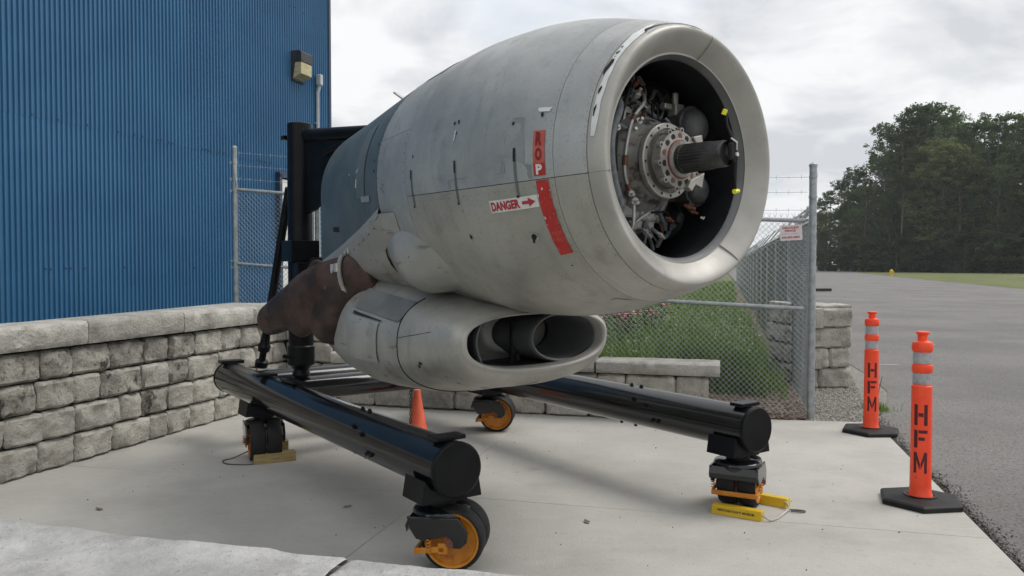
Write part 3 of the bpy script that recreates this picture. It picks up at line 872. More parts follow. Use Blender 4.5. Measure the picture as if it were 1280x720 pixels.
for (a, ln_) in ((-2.32, .05), (-2.22, .07), (-2.12, .06), (-2.03, .035), (-1.93, .03), (-1.86, .02)):
    P = []
    for q in range(9):
        f = q / 8; aa = a + ln_ * f; P.append((aa, diag(aa) + 3.0 + rp_.uniform(-.3, .3)))
    for q in range(9):
        f = 1 - q / 8; aa = a + ln_ * f; P.append((aa, diag(aa) + 3.6 + rp_.uniform(.3, 2.4)))
    mbp = MB(); V = [CP(p[0], p[1], cheek_off(p[0], p[1]) + .006) for p in P]; mbp.add(V, [(q, q + 1, 16 - q, 17 - q) for q in range(8)]); mbp.build('paint_chip', M['white_primer'], eng, recalc=False)
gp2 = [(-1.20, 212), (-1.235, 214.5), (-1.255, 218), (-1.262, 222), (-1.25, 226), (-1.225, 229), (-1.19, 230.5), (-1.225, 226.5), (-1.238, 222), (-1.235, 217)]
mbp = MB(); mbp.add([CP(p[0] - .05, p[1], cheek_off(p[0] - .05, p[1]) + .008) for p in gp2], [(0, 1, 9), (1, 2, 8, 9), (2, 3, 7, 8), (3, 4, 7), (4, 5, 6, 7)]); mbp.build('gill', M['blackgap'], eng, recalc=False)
for (a, d, s) in ((-1.24, 163, 1), (-1.26, 171, .8), (-1.255, 176, .9), (-1.245, 176.5, .6), (-1.13, 185, .7), (-1.10, 183.5, .5), (-1.10, 186.5, .5), (-0.29, 165.5, 1.0), (-0.255, 165.2, 1.1), (-0.262, 169.5, .8),
                  (0.152, 169.2, .8), (0.184, 210.6, 1.9), (-0.243, 207.6, 1.1), (0.175, 212.2, 1.0), (-0.69, 174.5, .8), (0.31, 166.5, .9), (0.30, 225.5, .5), (-0.24, 197.8, .4), (-1.42, 146.0, .7)):
    r = random.Random(int(a * 1000 + d)); pts = []
    for k in range(7):
        q = 2 * pi * k / 7; rr = 0.0085 * s * r.uniform(0.6, 1.3)
        pts.append((a + rr * cos(q), d + math.degrees(rr * sin(q) / CR(a)) * 1.3))
    patch(pts, 0.0045, M['blackgap'], 'paint_chip')
patch([(0.184 + 0.028 * cos(k), 210.8 + 2.0 * sin(k)) for k in np.linspace(0, 2 * pi, 12)[:-1]], 0.003, M['cowl'], 'repair_patch')
wo = [(109, .548), (114, .553), (119, .556), (124, .552), (130, .559), (135, .562), (140, .561), (144, .568), (148, .566), (152, .570), (157, .564), (162, .568), (167, .564), (172, .566), (176, .568)]
wi = [(109, .552), (114, .585), (119, .604), (124, .61), (130, .606), (135, .602), (140, .602), (144, .598), (148, .604), (152, .600), (157, .606), (162, .600), (167, .606), (172, .600), (176, .590)]
mb = MB(); vs = []; 
for (d, a), (d2, b_) in zip(wo, wi):
    for q in range(5):
        vs.append(CP(a - 0.003 + (b_ - a + 0.003) * .72 * q / 4, d, 0.0035))
mb.add(vs, [(i * 5 + q, i * 5 + q + 1, (i + 1) * 5 + q + 1, (i + 1) * 5 + q) for i in range(len(wo) - 1) for q in range(4)])
mb.build('primer_band', M['white_primer'], eng, smooth=50)
for pts in ([(.556, 149.6), (.553, 147), (.562, 142), (.574, 141.5), (.580, 143.5), (.572, 147), (.563, 150)], [(.565, 157), (.573, 155), (.580, 156), (.575, 158), (.568, 159)], [(.566, 165), (.575, 163), (.577, 164), (.572, 168), (.567, 168.2)],
            [(.562, 138), (.572, 136.5), (.576, 137.5), (.566, 139.2)], [(.56, 134.6), (.572, 133.4), (.573, 134.8)], [(.566, 140.2), (.572, 140), (.570, 141)]):
    patch(pts, 0.006, M['blackgap'], 'paint_chip')
# torn edge along the top of the lip
def lip_point(k, deg, off):
    a, r = k; t = RD(deg); return Vector((a, (r + off) * cos(t), ZE + (r + off) * sin(t)))
def lp(f):   # 0..1 along outer lip
    seg = lipP[6:]; f = f * (len(seg) - 1); i = min(int(f), len(seg) - 2); s = f - i
    return (seg[i][0] * (1 - s) + seg[i + 1][0] * s, seg[i][1] * (1 - s) + seg[i + 1][1] * s)
def scratch(dfs, w, m):
    mb = MB(); vs = []
    for (d, f, k) in dfs:
        a, r = lp(f); vs += [lip_point((a, r), d, 0.004), lip_point(lp(min(1, f + w * k)), d, 0.004)]
    mb.add(vs, [(2 * i, 2 * i + 2, 2 * i + 3, 2 * i + 1) for i in range(len(dfs) - 1)])
    mb.build('torn_edge', m, eng, recalc=False)
scratch([(121, .60, .3), (120, .64, 1.2), (118, .70, 1.6), (114, .70, 1.0), (110, .66, .9), (106, .60, .9), (102, .53, 1.0), (98, .45, 1.2), (94, .36, 1.1), (90, .28, 1.0), (87, .20, .9), (85, .14, .2)], 0.09, M['blackgap'])
scratch([(121.5, .44, .4), (119, .42, .4), (115, .46, .3), (110, .42, .2), (104, .34, .3), (98, .24, .3), (92, .12, .8), (89, .06, .3)], 0.06, M['shaft'])
# slots with latch strips, doubler plate
for (a, d0, d1, ds) in ((-0.256, 179.5, 194.4, 183.8), (0.170, 177.9, 194.6, 182.7), (-0.707, 179.9, 194.0, 183.6)):
    mb = MB(); mb.grid(lambda u, v: CP(a - 0.007 + 0.014 * u, d0 + (ds - d0) * v, 0.006), 1, 6); mb.build('cowl_latch', M['blackgap'], eng)
    mb = MB(); mb.grid(lambda u, v: CP(a - 0.006 + 0.012 * u, ds + (d1 - ds) * v, 0.005), 1, 8); mb.build('cowl_latch', M['aftdoor'], eng)
    mb = MB(); mb.grid(lambda u, v: CP(a - 0.008 + 0.016 * u, d1 + 0.8 * v, 0.007), 1, 1); mb.build('cowl_latch', M['blackgap'], eng)
hump = [(0.108, 186), (0.104, 181), (0.104, 175), (0.112, 171.5), (0.128, 169), (0.152, 167.0), (0.215, 167.2), (0.222, 172), (0.226, 179), (0.232, 184.3), (0.262, 184.3), (0.262, 189.3), (-0.33, 189.3), (-0.33, 186.4), (-0.2, 186.0)]
patch(hump, 0.0022, M['doubler'], 'doubler_plate')
mb = MB()
rim = [(-0.2, 186.0), (0.1, 186.0), (0.104, 175), (0.112, 171.5), (0.128, 169), (0.152, 167.0), (0.215, 167.2), (0.222, 172), (0.232, 184.3), (0.262, 184.3)]
mb.tube([CP(a, d, 0.0020) for a, d in rim], 0.0022, 5); mb.build('plate_edge', M['cowl'], eng)
# hook on top
mb = MB(); mb.box(CP(-1.45, 127, 0.025), (0.13, 0.03, 0.012), Matrix.Rotation(RD(28), 3, 'Y')); mb.build('hook', M['fitting'], eng, bevel=0.003)
# rust bloom under the lip
patch([(0.30 + 0.05 * cos(k) * (1 + .3 * sin(3 * k)), 256 + 4.5 * sin(k)) for k in np.linspace(0, 2 * pi, 16)[:-1]], 0.003, mat('rust_bloom', (0.42, 0.40, 0.36), (0.42, 0.20, 0.09), 11, 0.6, lo=0.50, hi=0.62), 'rust_bloom')
# screw heads along the seams
mb = MB(); 
def dot(a, d, rr=0.0035):
    c = CP(a, d, 0.003); t = RD(d); n_ = Vector((0, cos(t), sin(t)))
    x_ = Vector((1, 0, 0)); y_ = n_.cross(x_)
    mb.add([c + (x_ * cos(k * pi / 3) + y_ * sin(k * pi / 3)) * rr for k in range(6)], [(0, 1, 2, 3, 4, 5)])
for d in range(96, 188, 4): dot(-0.81, d); dot(-1.19, d)
for d in range(100, 330, 3): dot(0.365, d, 0.0022); dot(0.535, d, 0.0022)
for a in np.arange(-0.75, 0.36, 0.06): dot(a, 192.5, 0.0022)
def dot2(a, d, off, rr):
    c = CP(a, d, off); t = RD(d); n_ = Vector((0, cos(t), sin(t))); x_ = Vector((1, 0, 0)); y_ = n_.cross(x_)
    mb.add([c + (x_ * cos(k * pi / 3) + y_ * sin(k * pi / 3)) * rr for k in range(6)], [(0, 1, 2, 3, 4, 5)])
for a in np.arange(-2.3, -1.25, 0.11): dot2(a, diag(a) + 6, cheek_off(a, 212) + .004, 0.007)
for a in np.arange(-2.2, -1.05, 0.13): dot2(a, 246, cheek_off(a, 246) + .012, 0.008)
ob = mb.build('screws', M['blackgap'], eng, recalc=False); tag(ob, kind='stuff')

# lettering
def text_mesh(body, off=0.0):
    cu = bpy.data.curves.new('txt', 'FONT'); cu.body = body; cu.size = 1.0; cu.offset = off; cu.resolution_u = 3
    ob = bpy.data.objects.new('txt', cu); COL.objects.link(ob)
    dg = bpy.context.evaluated_depsgraph_get(); dg.update()
    me = bpy.data.meshes.new_from_object(ob.evaluated_get(dg))
    V = [v.co.copy() for v in me.vertices]; F = [tuple(p.vertices) for p in me.polygons]
    bpy.data.objects.remove(ob); bpy.data.meshes.remove(me); bpy.data.curves.remove(cu)
    x0 = min(v.x for v in V); x1 = max(v.x for v in V); y0 = min(v.y for v in V); y1 = max(v.y for v in V)
    return [((v.x - x0) / (x1 - x0), (v.y - y0) / (y1 - y0)) for v in V], F
def write(body, name, m, parent, fn, off=0.02):
    V, F = text_mesh(body, off)
    mb = MB(); mb.add([fn(u, v) for u, v in V], F)
    return mb.build(name, m, parent, recalc=False)

# propeller warning stripe
mb = MB()
def stripe(d0, d1, off, m, name, a0=lambda d: 0.284, a1=lambda d: 0.346, n=10, jag=0.0, seed=1):
    mb = MB(); r = random.Random(seed); vs = []
    for i in range(n + 1):
        d = d0 + (d1 - d0) * i / n
        vs += [CP(a0(d) + r.uniform(-jag, jag), d, off), CP(a1(d) + r.uniform(-jag, jag), d, off)]
    mb.add(vs, [(2 * i, 2 * i + 1, 2 * i + 3, 2 * i + 2) for i in range(n)])
    return mb.build(name, m, eng, recalc=False)
stripe(172.4, 184.2, 0.0042, M['redfade'], 'warning_stripe', lambda d: 0.276, lambda d: 0.338, jag=.001)
stripe(184.2, 188.6, 0.0042, M['red'], 'warning_stripe', lambda d: 0.276, lambda d: 0.338, 4)
stripe(190.3, 220.0, 0.0042, M['red'], 'warning_stripe', lambda d: 0.283 - (d - 190) * 0.0002, lambda d: 0.349, 18, 0.0022, 4)
stripe(163.8, 165.4, 0.0042, M['decal_white'], 'torn_tape', lambda d: 0.287, lambda d: 0.35, 3, 0.006, 8)
rq = random.Random(12)
for k in range(34):
    d = rq.uniform(190.8, 219); a_ = rq.choice((rq.uniform(.280, .292), rq.uniform(.338, .349), rq.uniform(.29, .34))); w_ = rq.uniform(.001, .0042)
    patch([(a_ + w_ * cos(t) * rq.uniform(.5, 1.4), d + .9 * w_ / .006 * sin(t) * rq.uniform(.5, 1.6)) for t in np.linspace(0, 2 * pi, 7)[:-1]], 0.0056, M['redfade'] if k % 5 else M['decal_white'], 'torn_tape')
for ch, d0, d1, m in (('R', 172.9, 177.9, 'maroon'), ('O', 178.6, 183.2, 'maroon'), ('P', 184.5, 188.2, 'decal_white')):
    write(ch, 'letter', M[m], eng, lambda u, v: CP(0.290 + 0.034 * u, d1 - (d1 - d0) * v, 0.0062), 0.05)
# DANGER sign with arrow
mb = MB(); mb.grid(lambda u, v: CP(-0.022 + 0.298 * u, 199.7 - 4.5 * v, 0.004), 10, 3); sg = mb.build('danger_sign', M['decal_white'], eng)
write('DANGER', 'letter', M['dark_red_text'], sg, lambda u, v: CP(-0.012 + 0.182 * u, 199.1 - 3.3 * v, 0.0062), 0.045)
mb = MB()
ar = [(0.185, .36), (0.222, .36), (0.222, .12), (0.262, .5), (0.222, .88), (0.222, .64), (0.185, .64)]
mb.add([CP(a, 199.6 - 4.3 * v, 0.0062) for a, v in ar], [(0, 1, 5, 6), (1, 2, 3), (1, 3, 5), (3, 4, 5)])
mb.build('arrow', M['dark_red_text'], sg, recalc=False)

# ---- inside the cowl: duct liner, baffle, cylinders, nose case, shaft
mb = MB(); secs = []
for (a, r_) in ((0.505, .4885), (0.40, .50), (0.2, .56), (-0.12, .66)):
    secs.append([Vector((a, r_ * cos(2 * pi * k / 64), ZE + r_ * sin(2 * pi * k / 64))) for k in range(64)])
mb.loft(secs, True, (False, True)); mb.build('duct_liner', M['interior'], eng, smooth=40)
mb = MB()
for k in range(9):
    t = 2 * pi * (k + 0.25) / 9; ax = Vector((0, cos(t), sin(t)))
    prof = [(0.27, .10)]
    for q in range(9):
        h = 0.30 + q * 0.024; prof += [(h, .10), (h + .002, .118), (h + .008, .118), (h + .010, .10)]
    prof += [(0.53, .12), (0.58, .11), (0.60, .06)]
    cb = MB(); cb.lathe((0.02, 0, ZE), ax, prof, 20); o = cb.build('cylinder', M['cyl'], eng, smooth=30)
    side = Vector((1, 0, 0)); tn = ax.cross(side)
    cb = MB()
    for sgn in (-1, 1):
        p = Vector((0.14, 0, ZE)) + ax * 0.22 + tn * 0.05 * sgn; q = Vector((0.13, 0, ZE)) + ax * 0.50 + tn * 0.085 * sgn
        cb.cyl(p, q, 0.011, seg=8)
    cb.build('pushrod_tube', M['hose'], o, smooth=40)
    cb = MB(); cb.box(Vector((0.13, 0, ZE)) + ax * 0.515, (0.07, 0.07, 0.05), Matrix.Rotation(t - pi / 2, 3, 'X')); cb.build('rocker_box', M['dome'], o, bevel=0.012)
for (ao, b_, z_, rr) in ((.22, 0.352, 0.225, .105), (.22, 0.385, -0.115, .085), (.1, -0.16, 0.42, .07), (.02, -0.36, 0.11, .075)):
    mb = MB(); mb.lathe((ao, b_, ZE + z_), (1, 0, 0), [(0, rr), (.085, rr), (.087, rr * 1.07), (.098, rr * 1.07), (.100, rr * .95)] + [(0.10 + rr * .62 * sin(q), rr * .93 * cos(q) ** .8) for q in np.linspace(0, 1.45, 8)], 24)
    for q in range(8): mb.lathe((ao + .09, b_ + rr * 1.0 * cos(q * .785), ZE + z_ + rr * 1.0 * sin(q * .785)), (1, 0, 0), [(0, .008), (.016, .008)], 6)
    mb.build('cylinder_dome', M['dome'], eng, smooth=50)
nose = [(-0.1, .33), (0.05, .325), (0.12, .30), (0.18, .285), (0.185, .30), (0.205, .30), (0.21, .28), (0.27, .255), (0.34, .225), (0.385, .195), (0.41, .19)]
mb = MB(); mb.lathe((0, 0, ZE), (1, 0, 0), nose, 48, (False, True)); nc = mb.build('nose_case', M['case'], eng, smooth=35)
for k in range(14):
    t = 2 * pi * k / 14; mb = MB()
    mb.cyl((0.17, .285 * cos(t), ZE + .285 * sin(t)), (0.195, .285 * cos(t), ZE + .285 * sin(t)), 0.012, seg=6)
    mb.build('case_bolt', M['fitting'], nc, smooth=30)
mb = MB()
for k in range(10):
    t = 2 * pi * (k + .4) / 10; ax = Vector((0, cos(t), sin(t)))
    mb.prism([Vector((0.20, 0, ZE)) + ax * 0.27 + ax.cross(Vector((1, 0, 0))) * 0.008, Vector((0.34, 0, ZE)) + ax * 0.20 + ax.cross(Vector((1, 0, 0))) * 0.008, Vector((0.34, 0, ZE)) + ax * 0.185 + ax.cross(Vector((1, 0, 0))) * 0.008, Vector((0.20, 0, ZE)) + ax * 0.25 + ax.cross(Vector((1, 0, 0))) * 0.008], ax.cross(Vector((1, 0, 0))) * -0.016, None)
mb.build('case_ribs', M['case'], nc)
mb = MB(); mb.box((0.20, 0.02, ZE - 0.265), (0.16, 0.15, 0.15)); mb.box((0.27, 0.03, ZE - 0.25), (0.05, 0.11, 0.09)); mb.box((0.22, -0.12, ZE - 0.23), (0.12, 0.12, 0.10)); mb.build('sump', M['case'], nc, bevel=0.014)
mb = MB(); mb.lathe((0.405, 0, ZE), (1, 0, 0), [(0, .16), (0.02, .190), (0.045, .190), (0.050, .184), (0.050, .163), (0.03, .160), (0.025, .14)], 48, (False, False)); pr_ = mb.build('pale_ring', M['ringsteel'], eng, smooth=30)
for k in range(16):
    t = 2 * pi * (k + .2) / 16; mb = MB(); mb.cyl((0.450, .174 * cos(t), ZE + .174 * sin(t)), (0.4565, .174 * cos(t), ZE + .174 * sin(t)), 0.007, seg=8)
    mb.build('ring_bolt', M['blackgap'], pr_)
mb = MB(); mb.lathe((0.46, 0, ZE), (1, 0, 0), [(0, .135), (0.03, .135), (0.035, .142), (0.062, .142), (0.064, .125), (0.066, .10), (0.07, .092), (0.085, .088)], 48)
for k in range(10):
    t = 2 * pi * (k + .3) / 10; mb.cyl((0.495, .146 * cos(t), ZE + .146 * sin(t)), (0.522, .146 * cos(t), ZE + .146 * sin(t)), 0.015, seg=10)
fl = mb.build('shaft_flange', M['flange'], eng, smooth=30)
for k in range(14):
    t = 2 * pi * (k + .5) / 14; mb = MB(); mb.lathe((0.5235, .116 * cos(t), ZE + .116 * sin(t)), (1, 0, 0), [(0, .016), (0.002, .0155)], 12, (False, True)); mb.build('bolt_hole', M['copper'] if k % 3 == 0 else M['blackgap'], fl)
for k in range(10):
    t = 2 * pi * (k + .3) / 10; mb = MB(); mb.lathe((0.5225, .147 * cos(t), ZE + .147 * sin(t)), (1, 0, 0), [(0, .007), (0.0015, .0065)], 10, (False, True)); mb.build('bolt_hole', M['blackgap'], fl)
mb = MB(); mb.prism([Vector((0.51, 0.06, ZE - .10)), Vector((0.51, 0.17, ZE - .055)), Vector((0.51, 0.15, ZE - .135)), Vector((0.51, 0.10, ZE - .12)), Vector((0.51, 0.07, ZE - .155)), Vector((0.51, 0.04, ZE - .135))], (0.035, 0, 0), None)
mb.build('flange_lug', M['ringsteel'], fl, bevel=0.004); mb = MB()
mb.prism([Vector((0.50, 0.09, ZE + .12)), Vector((0.50, 0.16, ZE + .135)), Vector((0.50, 0.17, ZE + .06)), Vector((0.50, 0.13, ZE + .07))], (0.035, 0, 0), None)
mb.build('flange_lug', M['ringsteel'], fl, bevel=0.004)
# splined shaft
secs = []
for (a, r_, sp) in ((0.50, .074, 0), (0.565, .073, 0), (0.57, .0715, 1), (0.715, .068, 1), (0.72, .065, 0), (0.79, .063, 0), (0.80, .059, 0), (0.808, .056, 0)):
    secs.append([Vector((a, (r_ - (0.003 if sp and k % 4 < 2 else 0)) * cos(2 * pi * k / 112), ZE + (r_ - (0.003 if sp and k % 4 < 2 else 0)) * sin(2 * pi * k / 112))) for k in range(112)])
mb = MB(); mb.loft(secs, True, (False, False)); mb.lathe((0.79, 0, ZE), (1, 0, 0), [(0, .055), (.001, .02)], 24); sh = mb.build('propeller_shaft', M['shaft'], eng, smooth=30)
mb = MB(); mb.lathe((0.523, 0, ZE), (1, 0, 0), [(0, .098), (0.012, .096), (0.013, .08), (0.02, .074)], 40, (False, False)); mb.build('shaft_collar', M['copper'], sh, smooth=30)
mb = MB(); mb.box((0.818, 0.02, ZE + 0.01), (0.028, 0.035, 0.08)); mb.box((0.818, 0.04, ZE - 0.02), (0.02, 0.03, 0.045)); mb.build('shaft_lock', M['blackgap'], sh, bevel=0.008)
mb = MB(); mb.lathe((0.832, 0.035, ZE - 0.005), (1, 0, 0), [(0, .010), (0.008, .010)], 12); mb.tube([(0.82, 0.01, ZE + 0.07), (0.838, 0.03, ZE + 0.05), (0.834, 0.035, ZE + 0.015)], 0.0045, 6); mb.build('cotter_pin', M['fitting'], sh)
mb = MB(); mb.tube([(0.80, -0.004, 2.262), (0.80, 0.006, 2.20), (0.822, 0.025, 2.13), (0.825, 0.04, 2.06), (0.805, 0.065, 1.98), (0.79, 0.09, 1.89)], [.004, .006, .009, .012, .008, .004], 8); st_ = mb.build('cable_tie', M['blackgap'], sh, smooth=40)
for p, q, w in (((0.79, -0.006, 2.25), (0.80, -0.006, 2.272), .013), ((0.79, 0.078, 1.895), (0.79, 0.112, 1.90), .012)):
    mb = MB(); mb.cyl(p, q, w, w * .8, 8); mb.build('yellow_tip', mat('yellow_tip', (0.80, 0.78, 0.03), None, 10, 0.5), st_)
# ignition ring, hoses, leads, fittings
def arc(a, r_, t0, t1, n=14, a1=None):
    return [Vector((a + ((a1 if a1 is not None else a) - a) * i / n, r_ * cos(RD(t0 + (t1 - t0) * i / n)), ZE + r_ * sin(RD(t0 + (t1 - t0) * i / n)))) for i in range(n + 1)]
mb = MB(); mb.tube(arc(0.17, .345, 0, 360, 48), 0.02, 8); ig = mb.build('ignition_ring', M['case'], eng, smooth=40)
def xz(P, a=.36): return spl([(a if len(p) == 2 else p[2], p[0], ZE + p[1]) for p in P])
mb = MB(); mb.tube(xz([(-.03, .36, .30), (-.08, .30), (-.16, .21), (-.20, .10), (-.22, -.02), (-.21, -.10), (-.175, -.155)]), 0.009, 8); mb.build('oil_tube', M['pale_tube'], eng, smooth=40)
for p, q in (((-.215, .02), (-.22, -.03)), ((-.20, -.12), (-.185, -.145)), ((-.15, .225), (-.165, .20))):
    mb = MB(); mb.cyl((.36, p[0], ZE + p[1]), (.36, q[0], ZE + q[1]), 0.014, seg=8); mb.build('tube_clamp', M['copper'], eng, smooth=40)
mb = MB(); mb.tube(xz([(-.20, .30, .30), (-.26, .24), (-.31, .12), (-.315, 0), (-.29, -.12), (-.25, -.22), (-.20, -.28, .3)]), 0.021, 10); mb.build('hose', M['hose'], eng, smooth=40)
mb = MB(); mb.tube(xz([(-.27, .27, .30), (-.345, .16), (-.37, .0), (-.35, -.14), (-.31, -.25), (-.25, -.31, .3)]), 0.016, 10); mb.build('hose', M['hose'], eng, smooth=40)
mb = MB(); mb.tube(xz([(-.10, .40, .26), (-.17, .33), (-.235, .19), (-.26, .05), (-.255, -.06)], .33), 0.014, 10); mb.build('hose', M['rubber'], eng, smooth=40)
r = random.Random(31)
for k in range(18):
    t = 360 * (k + .5) / 18 + r.uniform(-4, 4); dt = r.uniform(-16, 16)
    p = [Vector((0.18, .345 * cos(RD(t)), ZE + .345 * sin(RD(t)))), Vector((0.24 + r.uniform(-.03, .03), .41 * cos(RD(t + dt * .5)), ZE + .41 * sin(RD(t + dt * .5)))), Vector((0.17, .47 * cos(RD(t + dt)), ZE + .47 * sin(RD(t + dt))))]
    cb = MB(); q = [p[0].lerp(p[1], s).lerp(p[1].lerp(p[2], s), s) for s in np.linspace(0, 1, 7)]
    cb.tube(q, 0.0075, 6); ld = cb.build('ignition_lead', M['hose'] if k % 3 else M['copper'], ig, smooth=40)
    for (qa, qb) in ((q[-2], q[-1] + (q[-1] - q[-2]) * 1.4), (q[0], q[1])):
        cb = MB(); cb.cyl(qa, qb, 0.012, seg=8); cb.build('lead_fitting', M['fitting'] if k % 2 else M['dome'], ig, smooth=40)
r = random.Random(61)
for k in range(22):
    t = r.uniform(0, 360); t2 = t + r.uniform(-40, 40); r0 = r.uniform(.20, .30); r1 = r.uniform(.30, .44); a_ = r.uniform(.24, .36)
    p0, p3 = Vector((a_, r0 * cos(RD(t)), ZE + r0 * sin(RD(t)))), Vector((a_ - .08, r1 * cos(RD(t2)), ZE + r1 * sin(RD(t2))))
    mid = p0.lerp(p3, .5) + Vector((r.uniform(0, .05), r.gauss(0, .03), r.gauss(0, .03)))
    mb = MB(); mb.tube(spl([p0, mid, p3], 5), r.uniform(.004, .009), 6); mb.build('wiring', r.choice([M['hose'], M['rubber'], M['pale_tube'], M['case']]), eng, smooth=60)
for k in range(14):
    t = RD(r.uniform(0, 360)); rr = r.uniform(.27, .40); mb = MB()
    mb.box((r.uniform(.22, .32), rr * cos(t), ZE + rr * sin(t)), (r.uniform(.02, .05), r.uniform(.02, .06), r.uniform(.015, .04)), Matrix.Rotation(r.uniform(0, 3), 3, 'X')); mb.build('small_bracket', r.choice([M['case'], M['dome'], M['flange']]), eng, bevel=.004)
mb = MB(); mb.box((0.25, 0.293, ZE + 0.315), (0.06, 0.075, 0.065)); mb.box((0.25, 0.21, ZE + 0.328), (0.04, 0.06, 0.03)); mb.cyl((0.25, 0.285, ZE + .34), (0.25, 0.285, ZE + .41), 0.018, seg=10); mb.build('governor', M['ringsteel'], eng, bevel=0.006)
for (a, b_, z_, s) in ((.34, -.10, .20, 1.2), (.34, -.14, .15, 1.1), (.33, -.07, .19, .9), (.33, .0, .20, .9), (.33, .03, .17, .8), (.36, -.175, -.165, 1.1), (.36, -.15, -.20, 1.3), (.34, -.24, -.23, 1.0), (.32, .33, -.21, 1.1), (.32, .36, -.235, .9),
                       (.32, .46, -.27, .9), (.33, -.13, -.32, 1.1), (.33, -.02, -.36, 1.2), (.32, .165, -.285, .9), (.33, -.05, .25, .8), (.33, -.10, .34, 1.3), (.33, -.11, .395, 1.0), (.3, .12, -.37, .9), (.35, -.26, .15, .9)):
    mb = MB(); d_ = Vector((0.5, b_, z_)).normalized()
    mb.lathe((a, b_, ZE + z_), d_, [(-.03 * s, .009 * s), (-.012 * s, .009 * s), (-.012 * s, .016 * s), (.008 * s, .016 * s), (.008 * s, .008 * s), (.03 * s, .008 * s)], 6)
    mb.build('pipe_fitting', M['fitting'] if RNG.random() < .6 else M['copper'], eng)
mb = MB(); mb.lathe((0.2, -0.02, ZE + .215), (0.6, -.3, .7), [(0, .035), (.03, .035), (.03, .025), (.07, .022)], 16); mb.build('plug_cap', M['copper'], eng, smooth=30)
for pts in ([(.2, .1, -.3), (.22, .2, -.36), (.15, .33, -.37), (.1, .42, -.33)], [(.2, -.1, -.36), (.2, -.2, -.42), (.12, -.3, -.40)], [(.2, .12, -.18), (.23, .2, -.26), (.2, .27, -.33)], [(.22, .0, .33), (.2, .1, .31), (.2, .2, .27), (.15, .3, .28)], [(.22, -.05, .32), (.2, -.15, .31), (.18, -.25, .24)]):
    P = [Vector((p[0], p[1], ZE + p[2])) for p in pts]
    mb = MB(); Q = []
    for i in range(len(P) - 1):
        for s in np.linspace(0, 1, 5)[:-1]: Q.append(P[i].lerp(P[i + 1], s))
    mb.tube(Q + [P[-1]], 0.012, 8); mb.build('hose', M['hose'], eng, smooth=60)
mb = MB()
for k in range(5):
    av = .520 + k * .011; mb.cyl((av, (av - .015) * cos(RD(9)), ZE + (av - .015) * sin(RD(9))), (av, (av - .0215) * cos(RD(9)), ZE + (av - .0215) * sin(RD(9))), 0.004, seg=6)
mb.build('vent_holes', M['blackgap'], eng)

# ---- twin mouthed scoop and the body under the nacelle
def sup(a, zc, hw, ht, hb, n=2.55, m=72, yb=-.045):
    P = []
    for k in range(m):
        t = 2 * pi * k / m; c, s = cos(t), sin(t)
        y = hw * math.copysign(abs(c) ** (2 / n), c); hh = ht if s > 0 else hb
        P.append(Vector((a, y + yb, zc + hh * math.copysign(abs(s) ** (2 / n), s))))
    return P
def interp(tab, a):
    A = [t[0] for t in tab]; return [float(np.interp(-a, [-x for x in A], [t[i] for t in tab])) for i in range(1, len(tab[0]))]
BT = [(-.50, 1.112, .560, .155, .205), (-.52, 1.110, .585, .176, .240), (-.56, 1.108, .605, .195, .272), (-.65, 1.100, .625, .222, .292), (-.80, 1.085, .636, .262, .303), (-1.06, 1.065, .645, .33, .330),
      (-1.25, 1.055, .648, .375, .338), (-1.65, 1.06, .640, .44, .360), (-2.0, 1.085, .61, .46, .345), (-2.3, 1.13, .55, .44, .315), (-2.55, 1.19, .46, .40, .265), (-2.72, 1.24, .36, .34, .20), (-2.78, 1.25, .28, .28, .15)]
YB = -.045
def rk(P, a):   # mouth is raked back towards its upper edge
    k = max(0.0, min(1.0, (a + 0.9) / 0.4))
    return [Vector((p.x - 0.0 * k, p.y, p.z)) for p in P]
al = [-.50, -.51, -.52, -.54, -.56, -.60, -.65, -.72, -.80, -.92, -1.055]
mb = MB(); mb.loft([sup(a, *interp(BT, a)) for a in al], True, (False, False)); scoop = mb.build('intake_scoop', M['cowl_low'], eng, smooth=40)
al = [-1.062, -1.15, -1.25, -1.4, -1.55, -1.70, -1.85, -2.0, -2.15, -2.3, -2.45, -2.55, -2.65, -2.72, -2.78]
def recess(a, t):
    f = math.exp(-((t - 147) / 13) ** 2) * max(0, min(1, (-a - 1.06) / .10)) * max(0, min(1, (1.85 + a) / .35))
    return .060 * f
def lsec(a):
    P = sup(a, *interp(BT, a)); c = Vector((a, YB, 1.06)); Q = []
    for k, p in enumerate(P):
        d = (p - c); d.normalize(); q = Vector((p.x, YB + (p.y - YB) * .986, p.z - .004)) - d * recess(a, 360 * k / len(P)); Q.append(q)
    return Q
al = [-1.062, -1.10, -1.16] + al[2:]
mb = MB(); mb.loft([lsec(a) for a in al], True, (True, True)); mb.build('lower_fairing', M['cheek'], eng, smooth=40)
# rolled rim of the mouth, split once
rim = []
for (a, sh_) in ((-.50, 0), (-.490, -.010), (-.486, -.018), (-.490, -.028), (-.505, -.034), (-.56, -.038)):
    q = interp(BT, -.50); rim.append(sup(a, q[0], q[1] + sh_, q[2] + sh_ * .45, q[3] + sh_))
mb = MB(); mb.loft(rim, True, (False, False)); mb.build('scoop_rim', M['lip'], scoop, smooth=60)
q = interp(BT, -.50)
mb = MB(); mb.loft([sup(-.56, q[0], q[1] - .038, q[2] - .017, q[3] - .038), sup(-.80, q[0], q[1] - .035, q[2] - .017, q[3] - .03), sup(-1.3, q[0], q[1] - .03, q[2], q[3])], True, (False, True)); mb.build('scoop_duct', M['interior'], scoop, smooth=40)
